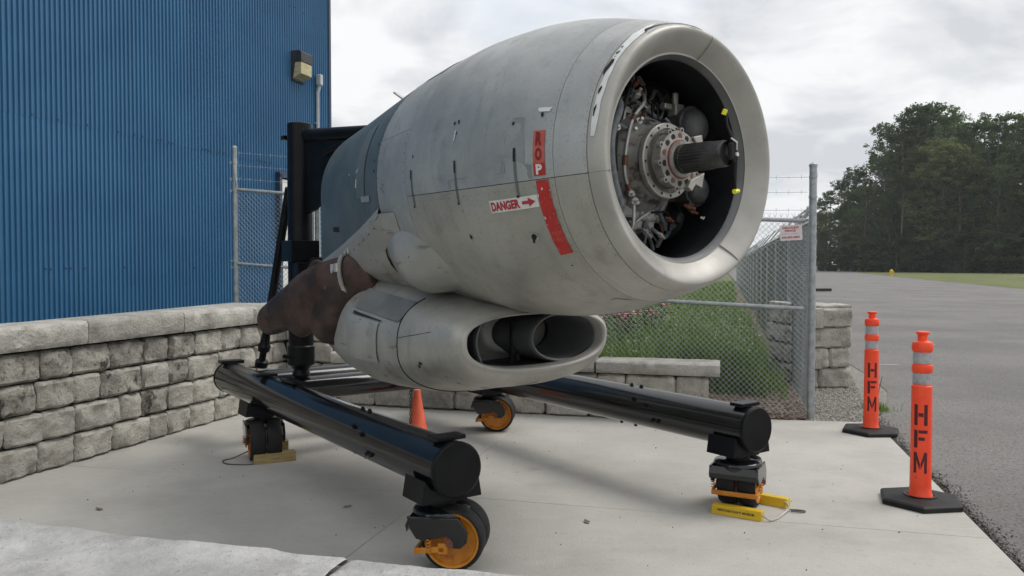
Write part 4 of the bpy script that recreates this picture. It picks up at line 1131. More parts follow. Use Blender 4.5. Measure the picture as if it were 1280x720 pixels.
# right hand inner duct with rounded lip
def duct(a, g): return sup(a, 1.100, .262 + g, .147 + g, .146 + g, 2.15)
S_ = [(-.90, .012), (-.60, .012), (-.572, .010), (-.560, .003), (-.565, -.008), (-.59, -.014), (-1.0, -.02)]
mb = MB(); mb.loft([[p + Vector((0, .262, 0)) for p in duct(a, g)] for a, g in S_], True, (False, False)); mb.build('inner_duct', M['intake'], scoop, smooth=50)
mb = MB(); mb.grid(lambda u, v: (-.64 - .4 * u, -.36 + .06 * u - .05 * math.sin(v * pi), .945 + .285 * v), 8, 10); ob = mb.build('guide_vane', M['intake'], scoop, smooth=50)
sm_ = ob.modifiers.new('thickness', 'SOLIDIFY'); sm_.thickness = 0.012
mb = MB(); mb.box((-.75, -.05, 1.065), (0.02, 0.03, 0.24)); mb.box((-.72, -.04, .975), (0.03, 0.02, 0.04)); mb.build('bracket', M['interior'], scoop)
# thin seams on the scoop: cut at the lower lip and the side
def bodyp(a, t, off=0.002):
    zc, hw, ht, hb = interp(BT, a); c, s = cos(RD(t)), sin(RD(t)); n = 2.55; hh = ht if s > 0 else hb
    return Vector((a, YB + (hw + off) * math.copysign(abs(c) ** (2 / n), c), zc + (hh + off) * math.copysign(abs(s) ** (2 / n), s)))
for pts in ([(-.505, 271), (-.56, 271.5), (-.62, 270), (-.66, 266)], [(-.72, 168), (-.85, 172), (-.95, 174), (-1.05, 176)], [(-.70, 215), (-.70, 230), (-.69, 250), (-.66, 264)], [(-1.059, t) for t in range(128, 268, 4)]):
    mb = MB(); mb.tube([bodyp(a, t, 0.0008) for a, t in pts], 0.0018 if len(pts) < 9 else .004, 4); mb.build('panel_seam', M['blackgap'], scoop)
r = random.Random(77)
for (a, t) in ((-.84, 196), (-.86, 199), (-1.35, 214), (-1.45, 232), (-1.62, 218)):
    P = []
    for k in range(6): P.append(bodyp(a + .022 * cos(k * pi / 3) * r.uniform(.5, 1.2), t + 2.2 * sin(k * pi / 3) * r.uniform(.5, 1.2), .002))
    mb = MB(); mb.add(P, [tuple(range(6))]); mb.build('paint_chip', M['shaft'], scoop if a > -1.06 else eng, recalc=False)
# flap on the side of the lower fairing
def lfp(a, t, off):
    p = bodyp(a, t, off); d = Vector((0, p.y - YB, p.z - 1.06)).normalized(); return Vector((p.x, YB + (p.y - YB) * .986, p.z - .004)) - d * (recess(a, t) - .004)
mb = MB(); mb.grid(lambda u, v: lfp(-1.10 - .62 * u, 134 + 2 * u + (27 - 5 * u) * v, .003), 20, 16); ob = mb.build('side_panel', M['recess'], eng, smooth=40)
mb = MB(); mb.grid(lambda u, v: lfp(-1.30 - .40 * u, 163.5 - 2.5 * u + (.8 + 1.6 * u) * v, .0045), 8, 2); mb.build('panel_gap', M['blackgap'], eng)
mb = MB(); mb.grid(lambda u, v: lfp(-1.32 - .42 * u, 165.5 - 1.0 * u + 30 * v, .006 + .006 * u), 8, 10); mb.build('side_panel', M['cheek'], eng, smooth=40)
# saddle that fills the groove under the cowl
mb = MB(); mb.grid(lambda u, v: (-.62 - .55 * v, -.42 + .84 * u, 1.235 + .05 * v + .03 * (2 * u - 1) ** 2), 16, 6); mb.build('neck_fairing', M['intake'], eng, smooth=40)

# exhaust stack
path = spl([(-1.72, -.46, 1.50), (-1.95, -.58, 1.455), (-2.2, -.68, 1.375), (-2.5, -.745, 1.235), (-2.75, -.78, 1.14), (-2.90, -.80, 1.10)])
rad = list(np.interp(np.linspace(0, 1, len(path)), [0, .2, .45, .7, .88, .97, 1], [.145, .155, .165, .140, .118, .095, .06]))
mb = MB(); mb.tube(path, rad, 28, True, 0.72)
p2 = spl([(-1.93, -.585, 1.42), (-2.02, -.615, 1.27), (-2.11, -.625, 1.12), (-2.16, -.62, 1.03)])
mb.tube(p2, list(np.interp(np.linspace(0, 1, len(p2)), [0, .5, .9, 1], [.15, .16, .145, .12])), 28, True, 0.72)
p3 = spl([(-2.12, -.64, 1.36), (-2.34, -.69, 1.20), (-2.50, -.715, 1.09)])
mb.tube(p3, list(np.interp(np.linspace(0, 1, len(p3)), [0, .5, .9, 1], [.13, .15, .12, .09])), 28, True, 0.72)
ex = mb.build('exhaust_stack', M['rust'], eng, smooth=50)
rm = ex.modifiers.new('fuse', 'REMESH'); rm.mode = 'VOXEL'; rm.voxel_size = 0.014; rm.use_smooth_shade = True
sm = ex.modifiers.new('soften', 'SMOOTH'); sm.factor = 0.5; sm.iterations = 14
i0 = 5
mb = MB()
for k, dv in ((i0, .007), (i0 + 1, .007)):
    pass
c0, c1_ = path[5], path[6]; dd = (c1_ - c0).normalized()
mb.tube([c0 - dd * .016, c0 - dd * .014, c0 + dd * .014, c0 + dd * .016], [rad[5] + .008, rad[5] + .022, rad[5] + .022, rad[5] + .008], 28, False, 0.76); cl = mb.build('pipe_clamp', M['clamp'], ex, smooth=30)
mb = MB(); mb.box(c0 + Vector((.02, -.12, .06)), (.05, .03, .06)); mb.box(c0 + Vector((-.04, -.125, .05)), (.03, .02, .07)); mb.build('clamp_lug', M['fitting'], cl, bevel=0.008)
mb = MB(); mb.lathe(Vector((-2.0, -.70, 1.385)), (-.3, -.9, -.3), [(0, .024), (.012, .024), (.012, .014), (.02, .014)], 14); mb.build('stack_bolt', M['dome'], ex, smooth=30)

# ------------------------------------------------------------------ black wheeled stand (local x forwards along the rails, y to the right)
ST0 = Vector((-0.287, 3.99, 0)); SRZ = math.atan2(-0.82, 0.573)
stand = thing('engine_stand', 'glossy black tubular steel stand on castors carrying the grey engine', 'stand', ST0, SRZ)
RZ = 0.52; RR = 0.138
def rail(y, x0, x1):
    mb = MB(); mb.tube([(x0, y, RZ), (x1, y, RZ)], RR, 40); o = mb.build('rail', M['black'], stand, smooth=40)
    for xe, sg_ in ((x1, 1), (x0, -1)):
        mb = MB(); mb.lathe((xe, y, RZ), (sg_, 0, 0), [(0, RR - .012), (0.001, RR + .004), (0.022, RR + .004), (0.028, RR - .004), (0.029, RR - .02), (0.0285, .03)], 40); mb.build('end_cap', M['black_matte'], o, smooth=30)
    for (xs, ang) in ((x1 - .75, 200), (x1 - .70, 200), (x1 - 1.0, 90), (x1 - 1.1, 90), (x1 - 1.05, 268), (x1 - 1.2, 268), (x1 - 2.2, 90), (x1 - .82, 160), (x1 - .95, 150)):
        t = RD(ang); n_ = Vector((0, cos(t), sin(t)))
        mb = MB(); mb.lathe(Vector((xs, y, RZ)) + n_ * (RR - .003), n_, [(0, .016), (.008, .016), (.009, .011), (.02, .011)], 8); mb.build('bolt', M['black_matte'], o)
    return o
rl = rail(0.0, -3.98, 0.0)
rr_ = rail(2.03, -3.75, 0.234)
def saddle(x, y, ln_=0.22):
    mb = MB()
    w, h0, h1 = 0.175, 0.355, 0.475
    mb.prism([Vector((x - ln_ / 2, y - w, h0)), Vector((x - ln_ / 2, y + w, h0)), Vector((x - ln_ / 2, y + w - .02, h1)), Vector((x - ln_ / 2, y + .12, RZ - .09)), Vector((x - ln_ / 2, y - .12, RZ - .09)), Vector((x - ln_ / 2, y - w + .02, h1))], (ln_, 0, 0), None)
    o = mb.build('saddle', M['black_matte'], stand, bevel=0.006)
    mb = MB(); mb.box((x + .05, y, RZ + RR + .012), (.10, .17, .022)); mb.build('top_plate', M['black_matte'], o, bevel=0.004)
    mb = MB(); mb.box((x, y, .347), (.17, .20, .014)); mb.cyl((x, y, .305), (x, y, .34), .075, seg=24); mb.build('swivel_plate', M['black_matte'], o, smooth=30)
CST = [(-0.13, 0.0, 47), (-2.93, -0.03, 348), (0.11, 2.03, 118), (-2.80, 2.05, 50)]
for x, y, a in CST: saddle(x, y)
mb = MB(); mb.box((-3.93, 0, RZ + RR + .01), (.12, .2, .03)); mb.build('top_plate', M['black_matte'], stand, bevel=0.004)
for (xb, rb) in ((-2.90, .098), (-3.42, .105)):
    mb = MB(); mb.tube([(xb, RR - .05, RZ + .01), (xb, 2.03 - RR + .05, RZ + .01)], rb, 32, False); mb.build('cross_beam', M['black'], stand, smooth=40)
mb = MB(); mb.box((-2.42, 0.03, RZ + RR + .012), (.30, .10, .016)); mb.box((-2.30, .0, RZ + RR + .02), (.05, .05, .02)); mb.build('top_plate', M['black_matte'], stand, bevel=0.003)
# mast with sleeve, collar and neck
MX, MY = -2.89, 0.27
mb = MB(); mb.lathe((MX, MY, 0.62), (0, 0, 1), [(0, .05), (.03, .075), (.07, .06), (.10, .085), (.115, .108), (.26, .108), (.27, .099), (2.06, .099), (2.065, .09), (2.066, .02)], 32); mast = mb.build('mast', M['black_matte'], stand, smooth=30)
mb = MB(); mb.box((MX, MY, 1.655), (.23, .235, .17)); mb.build('sleeve', M['black_matte'], mast, bevel=0.004)
mb = MB(); mb.box((MX + .07, MY, 1.50), (.20, .17, .12)); mb.box((MX + .02, MY + .03, 1.35), (.12, .12, .20)); mb.build('sleeve', M['black_matte'], mast, bevel=0.004)
mb = MB(); mb.box((MX - .10, MY - .06, 2.575), (.06, .10, .035)); mb.build('stop_lug', M['black_matte'], mast, bevel=0.003)
mb = MB(); mb.cyl((MX - .04, MY - .13, .80), (MX + .04, MY - .09, .80), .018, seg=8); mb.build('collar_bolt', M['black_matte'], mast)
# arm and gusset reaching the nacelle
armd = Vector((0.94, 0.34, -0.055)).normalized()
a0_ = Vector((MX, MY, 2.585)) + armd * .07
mb = MB(); mb.tube([a0_, a0_ + armd * 0.95], .055, 20); arm = mb.build('arm', M['black_matte'], stand, smooth=40)
sidev = Vector((-armd.y, armd.x, 0)).normalized()
g0 = Vector((MX, MY, 0)) + armd * .07
def gp_(l, z): return Vector((g0.x + armd.x * l, g0.y + armd.y * l, z)) - sidev * .02
mb = MB(); mb.prism([gp_(0, 2.55), gp_(.80, 2.50), gp_(.72, 2.36), gp_(.40, 2.20), gp_(.12, 1.98), gp_(0, 1.95)], sidev * .04, None); mb.build('gusset', M['black_matte'], arm, bevel=0.003)
mb = MB(); mb.tube([gp_(.25, 2.42), gp_(.95, 2.58)], .03, 12); mb.tube([gp_(.5, 2.30), gp_(.95, 2.2)], .03, 12); mb.build('mount_strut', M['black_matte'], arm, smooth=40)
mb = MB(); mb.tube(spl([(MX + .18, MY + .02, 1.50), (MX + .25, MY + .03, 1.55), (MX + .36, MY + .06, 1.53), (MX + .55, MY + .12, 1.50)]), .035, 10); mb.build('mount_fitting', M['rust'], mast, smooth=40)
mb = MB(); mb.tube([(MX + .0, MY + .02, 1.56), (MX + .95, MY + .35, 1.58)], .04, 12); mb.build('mount_strut', M['black_matte'], mast, smooth=40)
# brace
bA = Vector((-3.52, 0.14, 0.66)); bB = Vector((MX - .08, MY - .06, 2.17))
bd = (bB - bA).normalized()
mb = MB(); mb.tube([bA + bd * .26, bB], .034, 14); br = mb.build('brace', M['black_matte'], stand, smooth=40)
mb = MB(); mb.tube([bA, bA + bd * .05, bA + bd * .06, bA + bd * .14, bA + bd * .15, bA + bd * .20, bA + bd * .22, bA + bd * .30], [.055, .055, .03, .03, .05, .055, .042, .036], 16); mb.build('clevis', M['black_matte'], br, smooth=30)

# castor
cz = bpy.data.objects.new('caster', None)
def wheel_xz(poly, y0, y1):
    mb = MB(); mb.prism([Vector((x, y0, z)) for x, z in poly], (0, y1 - y0, 0), None); return mb
mb = MB()
mb.lathe((0, 0, .255), (0, 0, 1), [(0, .150), (.030, .152), (.046, .146), (.056, .125), (.060, .09)], 32)
for y in (-.150, .134):
    mb.prism([Vector((-.148, y, .285)), Vector((.115, y, .285)), Vector((.165, y, .215)), Vector((.158, y, .165)), Vector((.125, y, .135)), Vector((.088, y, .135)), Vector((.085, y, .17)), Vector((.055, y, .195)), Vector((-.06, y, .165)), Vector((-.10, y, .175)), Vector((-.13, y, .22))], (0, .016, 0), None)
mb.prism([Vector((-.138, -.150, .285)), Vector((-.156, -.150, .24)), Vector((-.148, -.150, .205)), Vector((-.13, -.150, .28))], (0, .30, 0), None)
fork_me = mb.mesh('caster', M['black'], 30)
caster = put('caster', fork_me, stand, 0.004)
WX, WR = 0.075, 0.162
for y in (-.064, .064):
    mb = MB(); w = .056
    mb.lathe((WX, y - w, WR), (0, 1, 0), [(0.006, .137), (0.0, .141), (.003, .152), (.016, WR - .003), (.03, WR), (2 * w - .03, WR), (2 * w - .016, WR - .003), (2 * w - .003, .152), (2 * w, .141), (2 * w - .006, .137)], 40, (False, False)); mb.build('tyre', M['rubber'], caster, smooth=40)
    sg_ = 1 if y > 0 else -1
    mb = MB(); mb.lathe((WX, y, WR), (0, sg_, 0), [(-.05, .03), (-.045, .108), (.050, .141), (.056, .138), (.053, .128), (.034, .122), (.024, .085), (.028, .05), (.050, .045), (.052, .03)], 36); mb.build('wheel_rim', M['orange'], caster, smooth=30)
    mb = MB(); mb.lathe((WX, y, WR), (0, sg_, 0), [(.05, .026), (.085, .026), (.086, .018), (.095, .018)], 8); mb.build('axle_bolt', M['copper'], caster)
mb = MB()
mb.box((-.105, 0, .108), (.018, .285, .030))
for y in (-.139, .139):
    mb.box((-.03, y, .118), (.15, .010, .030), Matrix.Rotation(RD(-6), 3, 'Y'))
    mb.box((.035, y, .128), (.05, .010, .055))
bar = mb.build('brake_bar', M['orange'], caster, bevel=0.004)
mb = MB()
for y in (-.150, .150):
    mb.tube([(-.035 + .010 * cos(q), y + .010 * sin(q), .115 + q * .0026) for q in np.linspace(0, 24, 60)], .0032, 5)
mb.build('spring', M['orange'], caster)
index_children()
CHILD['caster'] = [o for o in bpy.data.objects if o.parent is caster]
for i, (x, y, a) in enumerate(CST):
    c = caster if i == 0 else copy_tree(caster, stand)
    c.location = (x, y, 0); c.rotation_euler = (0, 0, RD(a))
bpy.data.objects.remove(cz)

# hanging chain
ch = thing('hanging_chain', 'short dark chain hanging below the grey scoop', 'chain', tuple(ST0 + Vector((0.573, -0.82, 0)) * -1.9 + Vector((0.82, 0.573, 0)) * 0.75 + Vector((0, 0, 0.74))), 0)
for k in range(16):
    pts = [Vector((.009 * cos(q), 0, .017 * sin(q) - k * .026)) for q in np.linspace(0, 2 * pi, 9)]
    if k % 2: pts = [Vector((0, p.x, p.z)) for p in pts]
    mb = MB(); mb.tube(pts, .0035, 5, False); mb.build('chain_link', M['wire'], ch)

# ------------------------------------------------------------------ chocks
def chock(name, label, p, q, m, h=.075, w=.10, grp=None, taper=.5):
    p, q = Vector(p), Vector(q); d = q - p; L_ = d.length
    t = thing(name, label, 'wheel chock', p, math.atan2(d.y, d.x), grp)
    mb = MB(); mb.prism([Vector((0, 0, 0)), Vector((0, w, 0)), Vector((0, w * (1 - taper * .3), h)), Vector((0, w * taper * .35, h))], (L_, 0, 0), None)
    b_ = mb.build('block', m, t, bevel=0.004)
    return t, L_, w * taper * .35, h
t, L_, sl, h = chock('wheel_chock', 'yellow lettered wheel chock in front of the right front castor', (1.236, 4.93, 0), (1.496, 4.762, 0), M['yellow'], .056, .085)
write('HERITAGE FLIGHT MUSEUM', 'lettering', M['dtext'], t, lambda u, v: Vector((L_ * (.12 + .74 * u), sl * (.42 + .26 * v) - .0012, h * (.42 + .26 * v) + .0004)), 0.03)
mb = MB(); 
t2, *_r = chock('wheel_chock', 'plain yellow wheel chock behind the right front castor', (1.585, 5.135, 0), (1.735, 5.02, 0), M['yellow'], .058, .085)
rp = thing('rope', 'pale rope joining the two yellow chocks on the concrete', 'rope', (0, 0, 0))
mb = MB(); mb.tube(spl([(1.50, 4.79, .045), (1.545, 4.765, .012), (1.60, 4.80, .008), (1.68, 4.90, .01), (1.74, 4.98, .02), (1.73, 5.03, .045)]), .0065, 6); mb.build('rope_strand', M['rope'], rp, smooth=60)
mb = MB(); mb.tube(spl([(1.73, 4.97, .012), (1.79, 4.965, .010), (1.83, 4.95, .008), (1.80, 4.935, .008), (1.74, 4.945, .010)]), .005, 6); mb.build('rope_end', M['wire'], rp, smooth=60)
chock('wooden_chock', 'weathered timber block in front of the rear left castor', (-1.99, 6.13, 0), (-1.70, 6.262, 0), M['wood'], .075, .09, None, .05)
chock('wooden_chock', 'smaller timber block tucked behind the rear left castor', (-1.99, 6.53, 0), (-1.85, 6.585, 0), M['wood'], .085, .09, None, .05)
cb_ = thing('cable', 'thin dark cable looping on the concrete beside the rear left castor', 'cable', (0, 0, 0))
mb = MB(); mb.tube(spl([(-2.11, 6.40, .05), (-2.22, 6.33, .006), (-2.27, 6.24, .006), (-2.20, 6.14, .006), (-2.05, 6.12, .006), (-1.96, 6.16, .006)]), .005, 6); mb.build('cable_strand', M['wire'], cb_, smooth=60)

r = random.Random(44); mb = MB()
for i in range(150):
    x = r.uniform(-3.0, 2.6); y = r.uniform(3.2, 8.2)
    if (Vector((x, y, 0)) - e0).dot(en) > -.1 or (Vector((x, y, 0)) - LW0).dot(Vector((-ln.x, -ln.y, 0))) < .1: continue
    octa(mb, (x, y, .003), r.uniform(.002, .006), r)
tag(mb.build('grit', M['dirt'], recalc=False), kind='stuff')
for (x, y, a, lab) in ((-1.05, 5.05, .4, 'dry brown leaf lying on the slab left of the front rail'), (0.45, 4.75, 1.9, 'dry brown leaf lying on the slab between the rails'), (-2.6, 5.0, 2.7, 'dry brown leaf on the slab near the left wall')):
    lf_ = thing('fallen_leaf', lab, 'leaf', (x, y, .003), a, 'fallen leaves on the slab')
    mb = MB(); mb.add([(-.03, 0, .002), (-.01, -.014, .008), (.02, -.011, .006), (.034, 0, .010), (.02, .012, .006), (-.01, .015, .007), (.0, 0, .003)], [(0, 1, 6), (1, 2, 6), (2, 3, 6), (3, 4, 6), (4, 5, 6), (5, 0, 6)]); mb.build('leaf_blade', M['chip'], lf_, recalc=False)

# ------------------------------------------------------------------ orange channelizer posts
def post(name, label, p, rz, yaw_c):
    t = thing(name, label, 'traffic post', p, 0, 'orange posts along the slab edge')
    mb = MB(); pts = []
    for k in range(6):
        a = RD(60 * k + rz); pts.append(Vector((.265 * cos(a), .265 * sin(a), .002)))
    secs = [[v.copy() for v in pts], [Vector((v.x, v.y, .030)) for v in pts], [Vector((v.x * .93, v.y * .93, .040)) for v in pts], [Vector((v.x * .35, v.y * .35, .050)) for v in pts]]
    mb.loft(secs); mb.build('base', M['rubber'], t, bevel=.004)
    mb = MB(); mb.lathe((0, 0, 0), (0, 0, 1), [(.049, .10), (.054, .10), (.055, .085), (.052, .08)], 28, (False, False)); mb.build('base_ring', M['black_matte'], t, smooth=30)
    mb = MB(); mb.lathe((0, 0, 0), (0, 0, 1), [(.03, .078), (.055, .074), (.07, .067), (.12, .0645), (.74, .061), (.762, .061), (.766, .056), (.771, .054), (.851, .054), (.853, .060), (.858, .062), (.893, .062), (.90, .060), (.903, .054), (.985, .054), (.988, .060), (.995, .063), (1.030, .063), (1.045, .059), (1.052, .040), (1.057, .030), (1.092, .030), (1.098, .038), (1.108, .043), (1.114, .040), (1.117, .02)], 32); tube = mb.build('tube', M['post_orange'], t, smooth=35)
    for z0, z1 in ((.776, .848), (.908, .982)):
        mb = MB(); mb.lathe((0, 0, 0), (0, 0, 1), [(z0, .054), (z0 + .001, .0555), (z1 - .001, .0555), (z1, .054)], 32, (False, False)); mb.build('reflective_band', M['band'], t, smooth=30)
    def rad_(z): return float(np.interp(z, [.12, .74], [.0645, .061])) + .0008
    def quad(mb, pts, zc, hh, w):
        # pts: 4 corners in unit letter box; subdivided across
        (a, b, c, d) = pts; n = 5; vs = []
        for j in range(n + 1):
            for i in range(n + 1):
                p, q = i / n, j / n
                u = (a[0] * (1 - p) + b[0] * p) * (1 - q) + (d[0] * (1 - p) + c[0] * p) * q
                v = (a[1] * (1 - p) + b[1] * p) * (1 - q) + (d[1] * (1 - p) + c[1] * p) * q
                z = zc - hh / 2 + hh * v; an = yaw_c + (u - .5) * w / rad_(z)
                vs.append((rad_(z) * cos(an), rad_(z) * sin(an), z))
        m_ = n + 1
        mb.add(vs, [(j * m_ + i, j * m_ + i + 1, (j + 1) * m_ + i + 1, (j + 1) * m_ + i) for j in range(n) for i in range(n)])
    LET = {'H': [[(0, 0), (.27, 0), (.27, 1), (0, 1)], [(.73, 0), (1, 0), (1, 1), (.73, 1)], [(.31, .42), (.69, .42), (.69, .60), (.31, .60)]],
           'F': [[(0, 0), (.28, 0), (.28, 1), (0, 1)], [(.34, .82), (1, .82), (1, 1), (.34, 1)], [(.34, .42), (.8, .42), (.8, .60), (.34, .60)]],
           'M': [[(0, 0), (.22, 0), (.22, .86), (0, 1)], [(.78, 0), (1, 0), (1, 1), (.78, .86)], [(.02, 1.0), (.22, 1.0), (.50, .42), (.46, .16)], [(.54, .16), (.52, .46), (.78, 1.0), (.98, 1.0)]]}
    for chh, zc, hh in (('H', .580, .135), ('F', .425, .115), ('M', .272, .135)):
        mb = MB()
        for q in LET[chh]: quad(mb, q, zc, hh, .082)
        mb.build('letter', M['stencil'], t, recalc=False)
    return t
post('channelizer_post', 'nearer orange traffic post lettered HFM on a black rubber base', (2.655, 5.16, 0), 8, math.atan2(-5.16, -2.655) - 0.05)
post('channelizer_post', 'farther orange traffic post lettered HFM near the gravel edge', (3.305, 7.33, 0), 2, math.atan2(-7.33, -3.305) + 0.14)
# cone behind the stand
cn = thing('traffic_cone', 'faded orange traffic cone standing between the rails behind the engine', 'traffic cone', (-0.815, 6.85, 0), RD(20))
mb = MB(); mb.lathe((0, 0, .02), (0, 0, 1), [(0, .118), (.03, .098), (.40, .032), (.45, .027), (.452, .012)], 24); mb.build('cone_body', M['cone'], cn, smooth=35)
mb = MB(); mb.box((0, 0, .012), (.29, .29, .022)); mb.build('cone_base', M['cone'], cn, bevel=.006)

# ------------------------------------------------------------------ blue building
BD = unit(0.30, 0.954); BN = Vector((BD.y, -BD.x, 0)); B0 = Vector((-5.36, 8.5, 0)); BRZ = math.atan2(BD.y, BD.x)
bld = thing('blue_building', 'tall blue ribbed metal building behind the left stone wall', 'building', B0, BRZ)
BH = 8.2; PT = 0.068; NR = 14
def sheet_mesh(z0, z1):
    mb = MB(); prof = []
    for k in range(NR):
        x = k * PT
        prof += [(x, 0), (x + .036, 0), (x + .044, -.020), (x + .060, -.020)]
    prof.append((NR * PT, 0)); prof.append((NR * PT + .03, -.0012))
    vs = [(x, y, z) for z in (z0, z1) for x, y in prof]; n = len(prof)
    mb.add(vs, [(i, i + 1, n + i + 1, n + i) for i in range(n - 1)])
    return mb.mesh('wall_sheet', M['blue'], None, recalc=False)
SW = NR * PT
lo_ = sheet_mesh(0.3, 3.22); hi_ = sheet_mesh(3.16, BH)
ncorner = 6.59
k = 0
x = ncorner - SW
while x > -5.2:
    for me, dy_ in ((lo_, 0.0), (hi_, -0.003)):
        o = put('wall_sheet', me, bld); o.location = (x, dy_, 0)
    x -= SW
mb = MB()
r = random.Random(2)
for i in range(-60, 97):
    for z, p in ((3.19, .34), (5.9, .3), (1.5, .15)):
        if r.random() < p:
            xx = i * PT + ncorner - 97 * PT + .052; mb.lathe((xx, -.022, z + r.uniform(-.01, .01)), (0, -1, 0), [(0, .012), (.008, .010)], 6)
tag(mb.build('screws', M['bluedark'], bld), kind='stuff')
mb = MB(); mb.box((ncorner + .02, -.015, BH / 2 + .15), (.07, .055, BH - .3)); mb.build('corner_trim', M['bluedark'], bld)
# the far return wall, rear and roof
mb = MB(); mb.box((ncorner - 8.0, 6.03, BH / 2 + .15), (16.06, 12.0, BH - .3)); mb.build('building_body', M['blue'], bld)
mb = MB(); mb.box((ncorner - 8.0, 5.9, BH + .06), (16.5, 12.6, .12)); mb.build('roof', M['bluedark'], bld)
dr = MB(); dr.box((5.49, -.045, 1.73), (1.02, .05, 2.44)); d_ = dr.build('door', M['door'], bld, bevel=.004)
mb = MB()
for (cx, cz_, wx, wz) in ((4.935, 1.75, .07, 2.56), (6.045, 1.75, .07, 2.56), (5.49, 3.02, 1.18, .09)): mb.box((cx, -.05, cz_), (wx, .09, wz))
mb.build('door_frame', M['bluedark'], d_)
mb = MB(); mb.lathe((5.9, -.07, 1.6), (0, -1, 0), [(0, .03), (.02, .03), (.03, .015), (.06, .03), (.08, .02)], 12); mb.build('door_handle', M['galv'], d_, smooth=40)
# wall lamp
wl = thing('wall_light', 'dark wall pack light with yellowed lens high on the blue wall', 'wall light', B0 + BD * 5.36 - Vector((0, 0, 0)) + BN * .02, BRZ)
mb = MB(); mb.prism([Vector((0, 0, 4.66)), Vector((0, -.03, 4.66)), Vector((0, -.07, 4.96)), Vector((0, -.205, 4.96)), Vector((0, -.205, 5.12)), Vector((0, -.17, 5.15)), Vector((0, 0, 5.15))], (.36, 0, 0), None); mb.build('housing', M['lampbody'], wl, bevel=.006)
mb = MB(); mb.prism([Vector((.015, -.031, 4.69)), Vector((.015, -.19, 4.76)), Vector((.015, -.195, 4.958)), Vector((.015, -.072, 4.958))], (.33, 0, 0), None); mb.build('lens', M['lens'], wl, bevel=.006)
cdt = thing('conduit', 'pale vertical conduit with weather cap on the blue wall', 'conduit', B0 + BD * 6.14 + BN * .06, BRZ)
mb = MB(); mb.tube([(0, 0, 0.4), (0, 0, 4.6), (0.02, -.03, 4.72)], .032, 12); mb.build('pipe', M['pvc'], cdt, smooth=40)
mb = MB(); mb.box((.02, -.03, 4.82), (.10, .10, .20)); mb.build('weather_cap', M['pvc'], cdt, bevel=.02)
mb = MB()
for z in (1.4, 2.8, 4.05): mb.box((0, .02, z), (.12, .04, .03))
mb.build('strap', M['galv'], cdt)

# ------------------------------------------------------------------ chain link fences
def mesh_panel(parent, L_, z0a, z0b, hgt, pitch=.058, wr=.0021, knuckle=True, name='wire_mesh'):
    """diamond wire mesh in the local x-z plane; bottom from z0a to z0b"""
    mb = MB()
    def P(x, v): return (x, 0, z0a + (z0b - z0a) * x / L_ + v)
    def strand(x0, v0, x1, v1, oy):
        a = Vector(P(x0, v0)); b = Vector(P(x1, v1)); d = (b - a).normalized(); s = Vector((-d.z, 0, d.x)) * wr; t = Vector((0, wr, 0)); o_ = Vector((0, oy, 0))
        mb.add([a + s + o_, a - s * .6 + t + o_, a - s * .6 - t + o_, b + s + o_, b - s * .6 + t + o_, b - s * .6 - t + o_], [(0, 1, 4, 3), (1, 2, 5, 4), (2, 0, 3, 5)])
    n = int((L_ + hgt) / pitch)
    for i in range(n + 1):
        c = i * pitch
        x0, x1 = max(0, c - hgt), min(L_, c)
        if x1 - x0 > .01:
            strand(x0, c - x0, x1, c - x1, .0018)
            strand(x0, hgt - (c - x0), x1, hgt - (c - x1), -.0018)
    if knuckle:
        for i in range(int(L_ / pitch)):
            x = i * pitch + (hgt % pitch); 
            for s in (-1, 1): strand(x, hgt, x + s * .016, hgt + .045, 0)
    return mb.build(name, M['mesh'], parent, recalc=False)
def pipe(parent, p, q, r_, name='rail', cap=False):
    mb = MB(); mb.tube([p, q], r_, 12); return mb.build(name, M['galv'], parent, smooth=40)
def fpost(parent, p, h, r_, name='fence_post', bands=()):
    mb = MB(); mb.lathe(p, (0, 0, 1), [(-.1, r_), (h - .04, r_), (h - .035, r_ * 1.12), (h - .015, r_ * 1.12), (h, r_ * .6), (h + .004, .01)], 20); o = mb.build(name, M['galv'], parent, smooth=35)
    for z in bands:
        mb = MB(); mb.lathe(Vector(p) + Vector((0, 0, z)), (0, 0, 1), [(-.012, r_), (-.012, r_ + .004), (.012, r_ + .004), (.012, r_)], 20, (False, False)); mb.box(Vector(p) + Vector((-r_ - .012, 0, z)), (.03, .02, .03)); mb.build('band', M['galv'], o, smooth=30)
    return o
def barbed(parent, pts, name='barbed_wire', sp=.12, r_=.0022):
    mb = MB(); mb.tube(pts, r_, 5)
    for a, b in zip(pts[:-1], pts[1:]):
        a, b = Vector(a), Vector(b); n = int((b - a).length / sp); d = (b - a).normalized()
        for i in range(n):
            p = a.lerp(b, (i + .5) / n)
            mb.tube([p + Vector((0, 0.012, .022)), p - Vector((0, .012, .022))], .0015, 3)
    return mb.build(name, M['mesh'], parent, recalc=False)

FP = Vector((3.013, 8.034, 0))
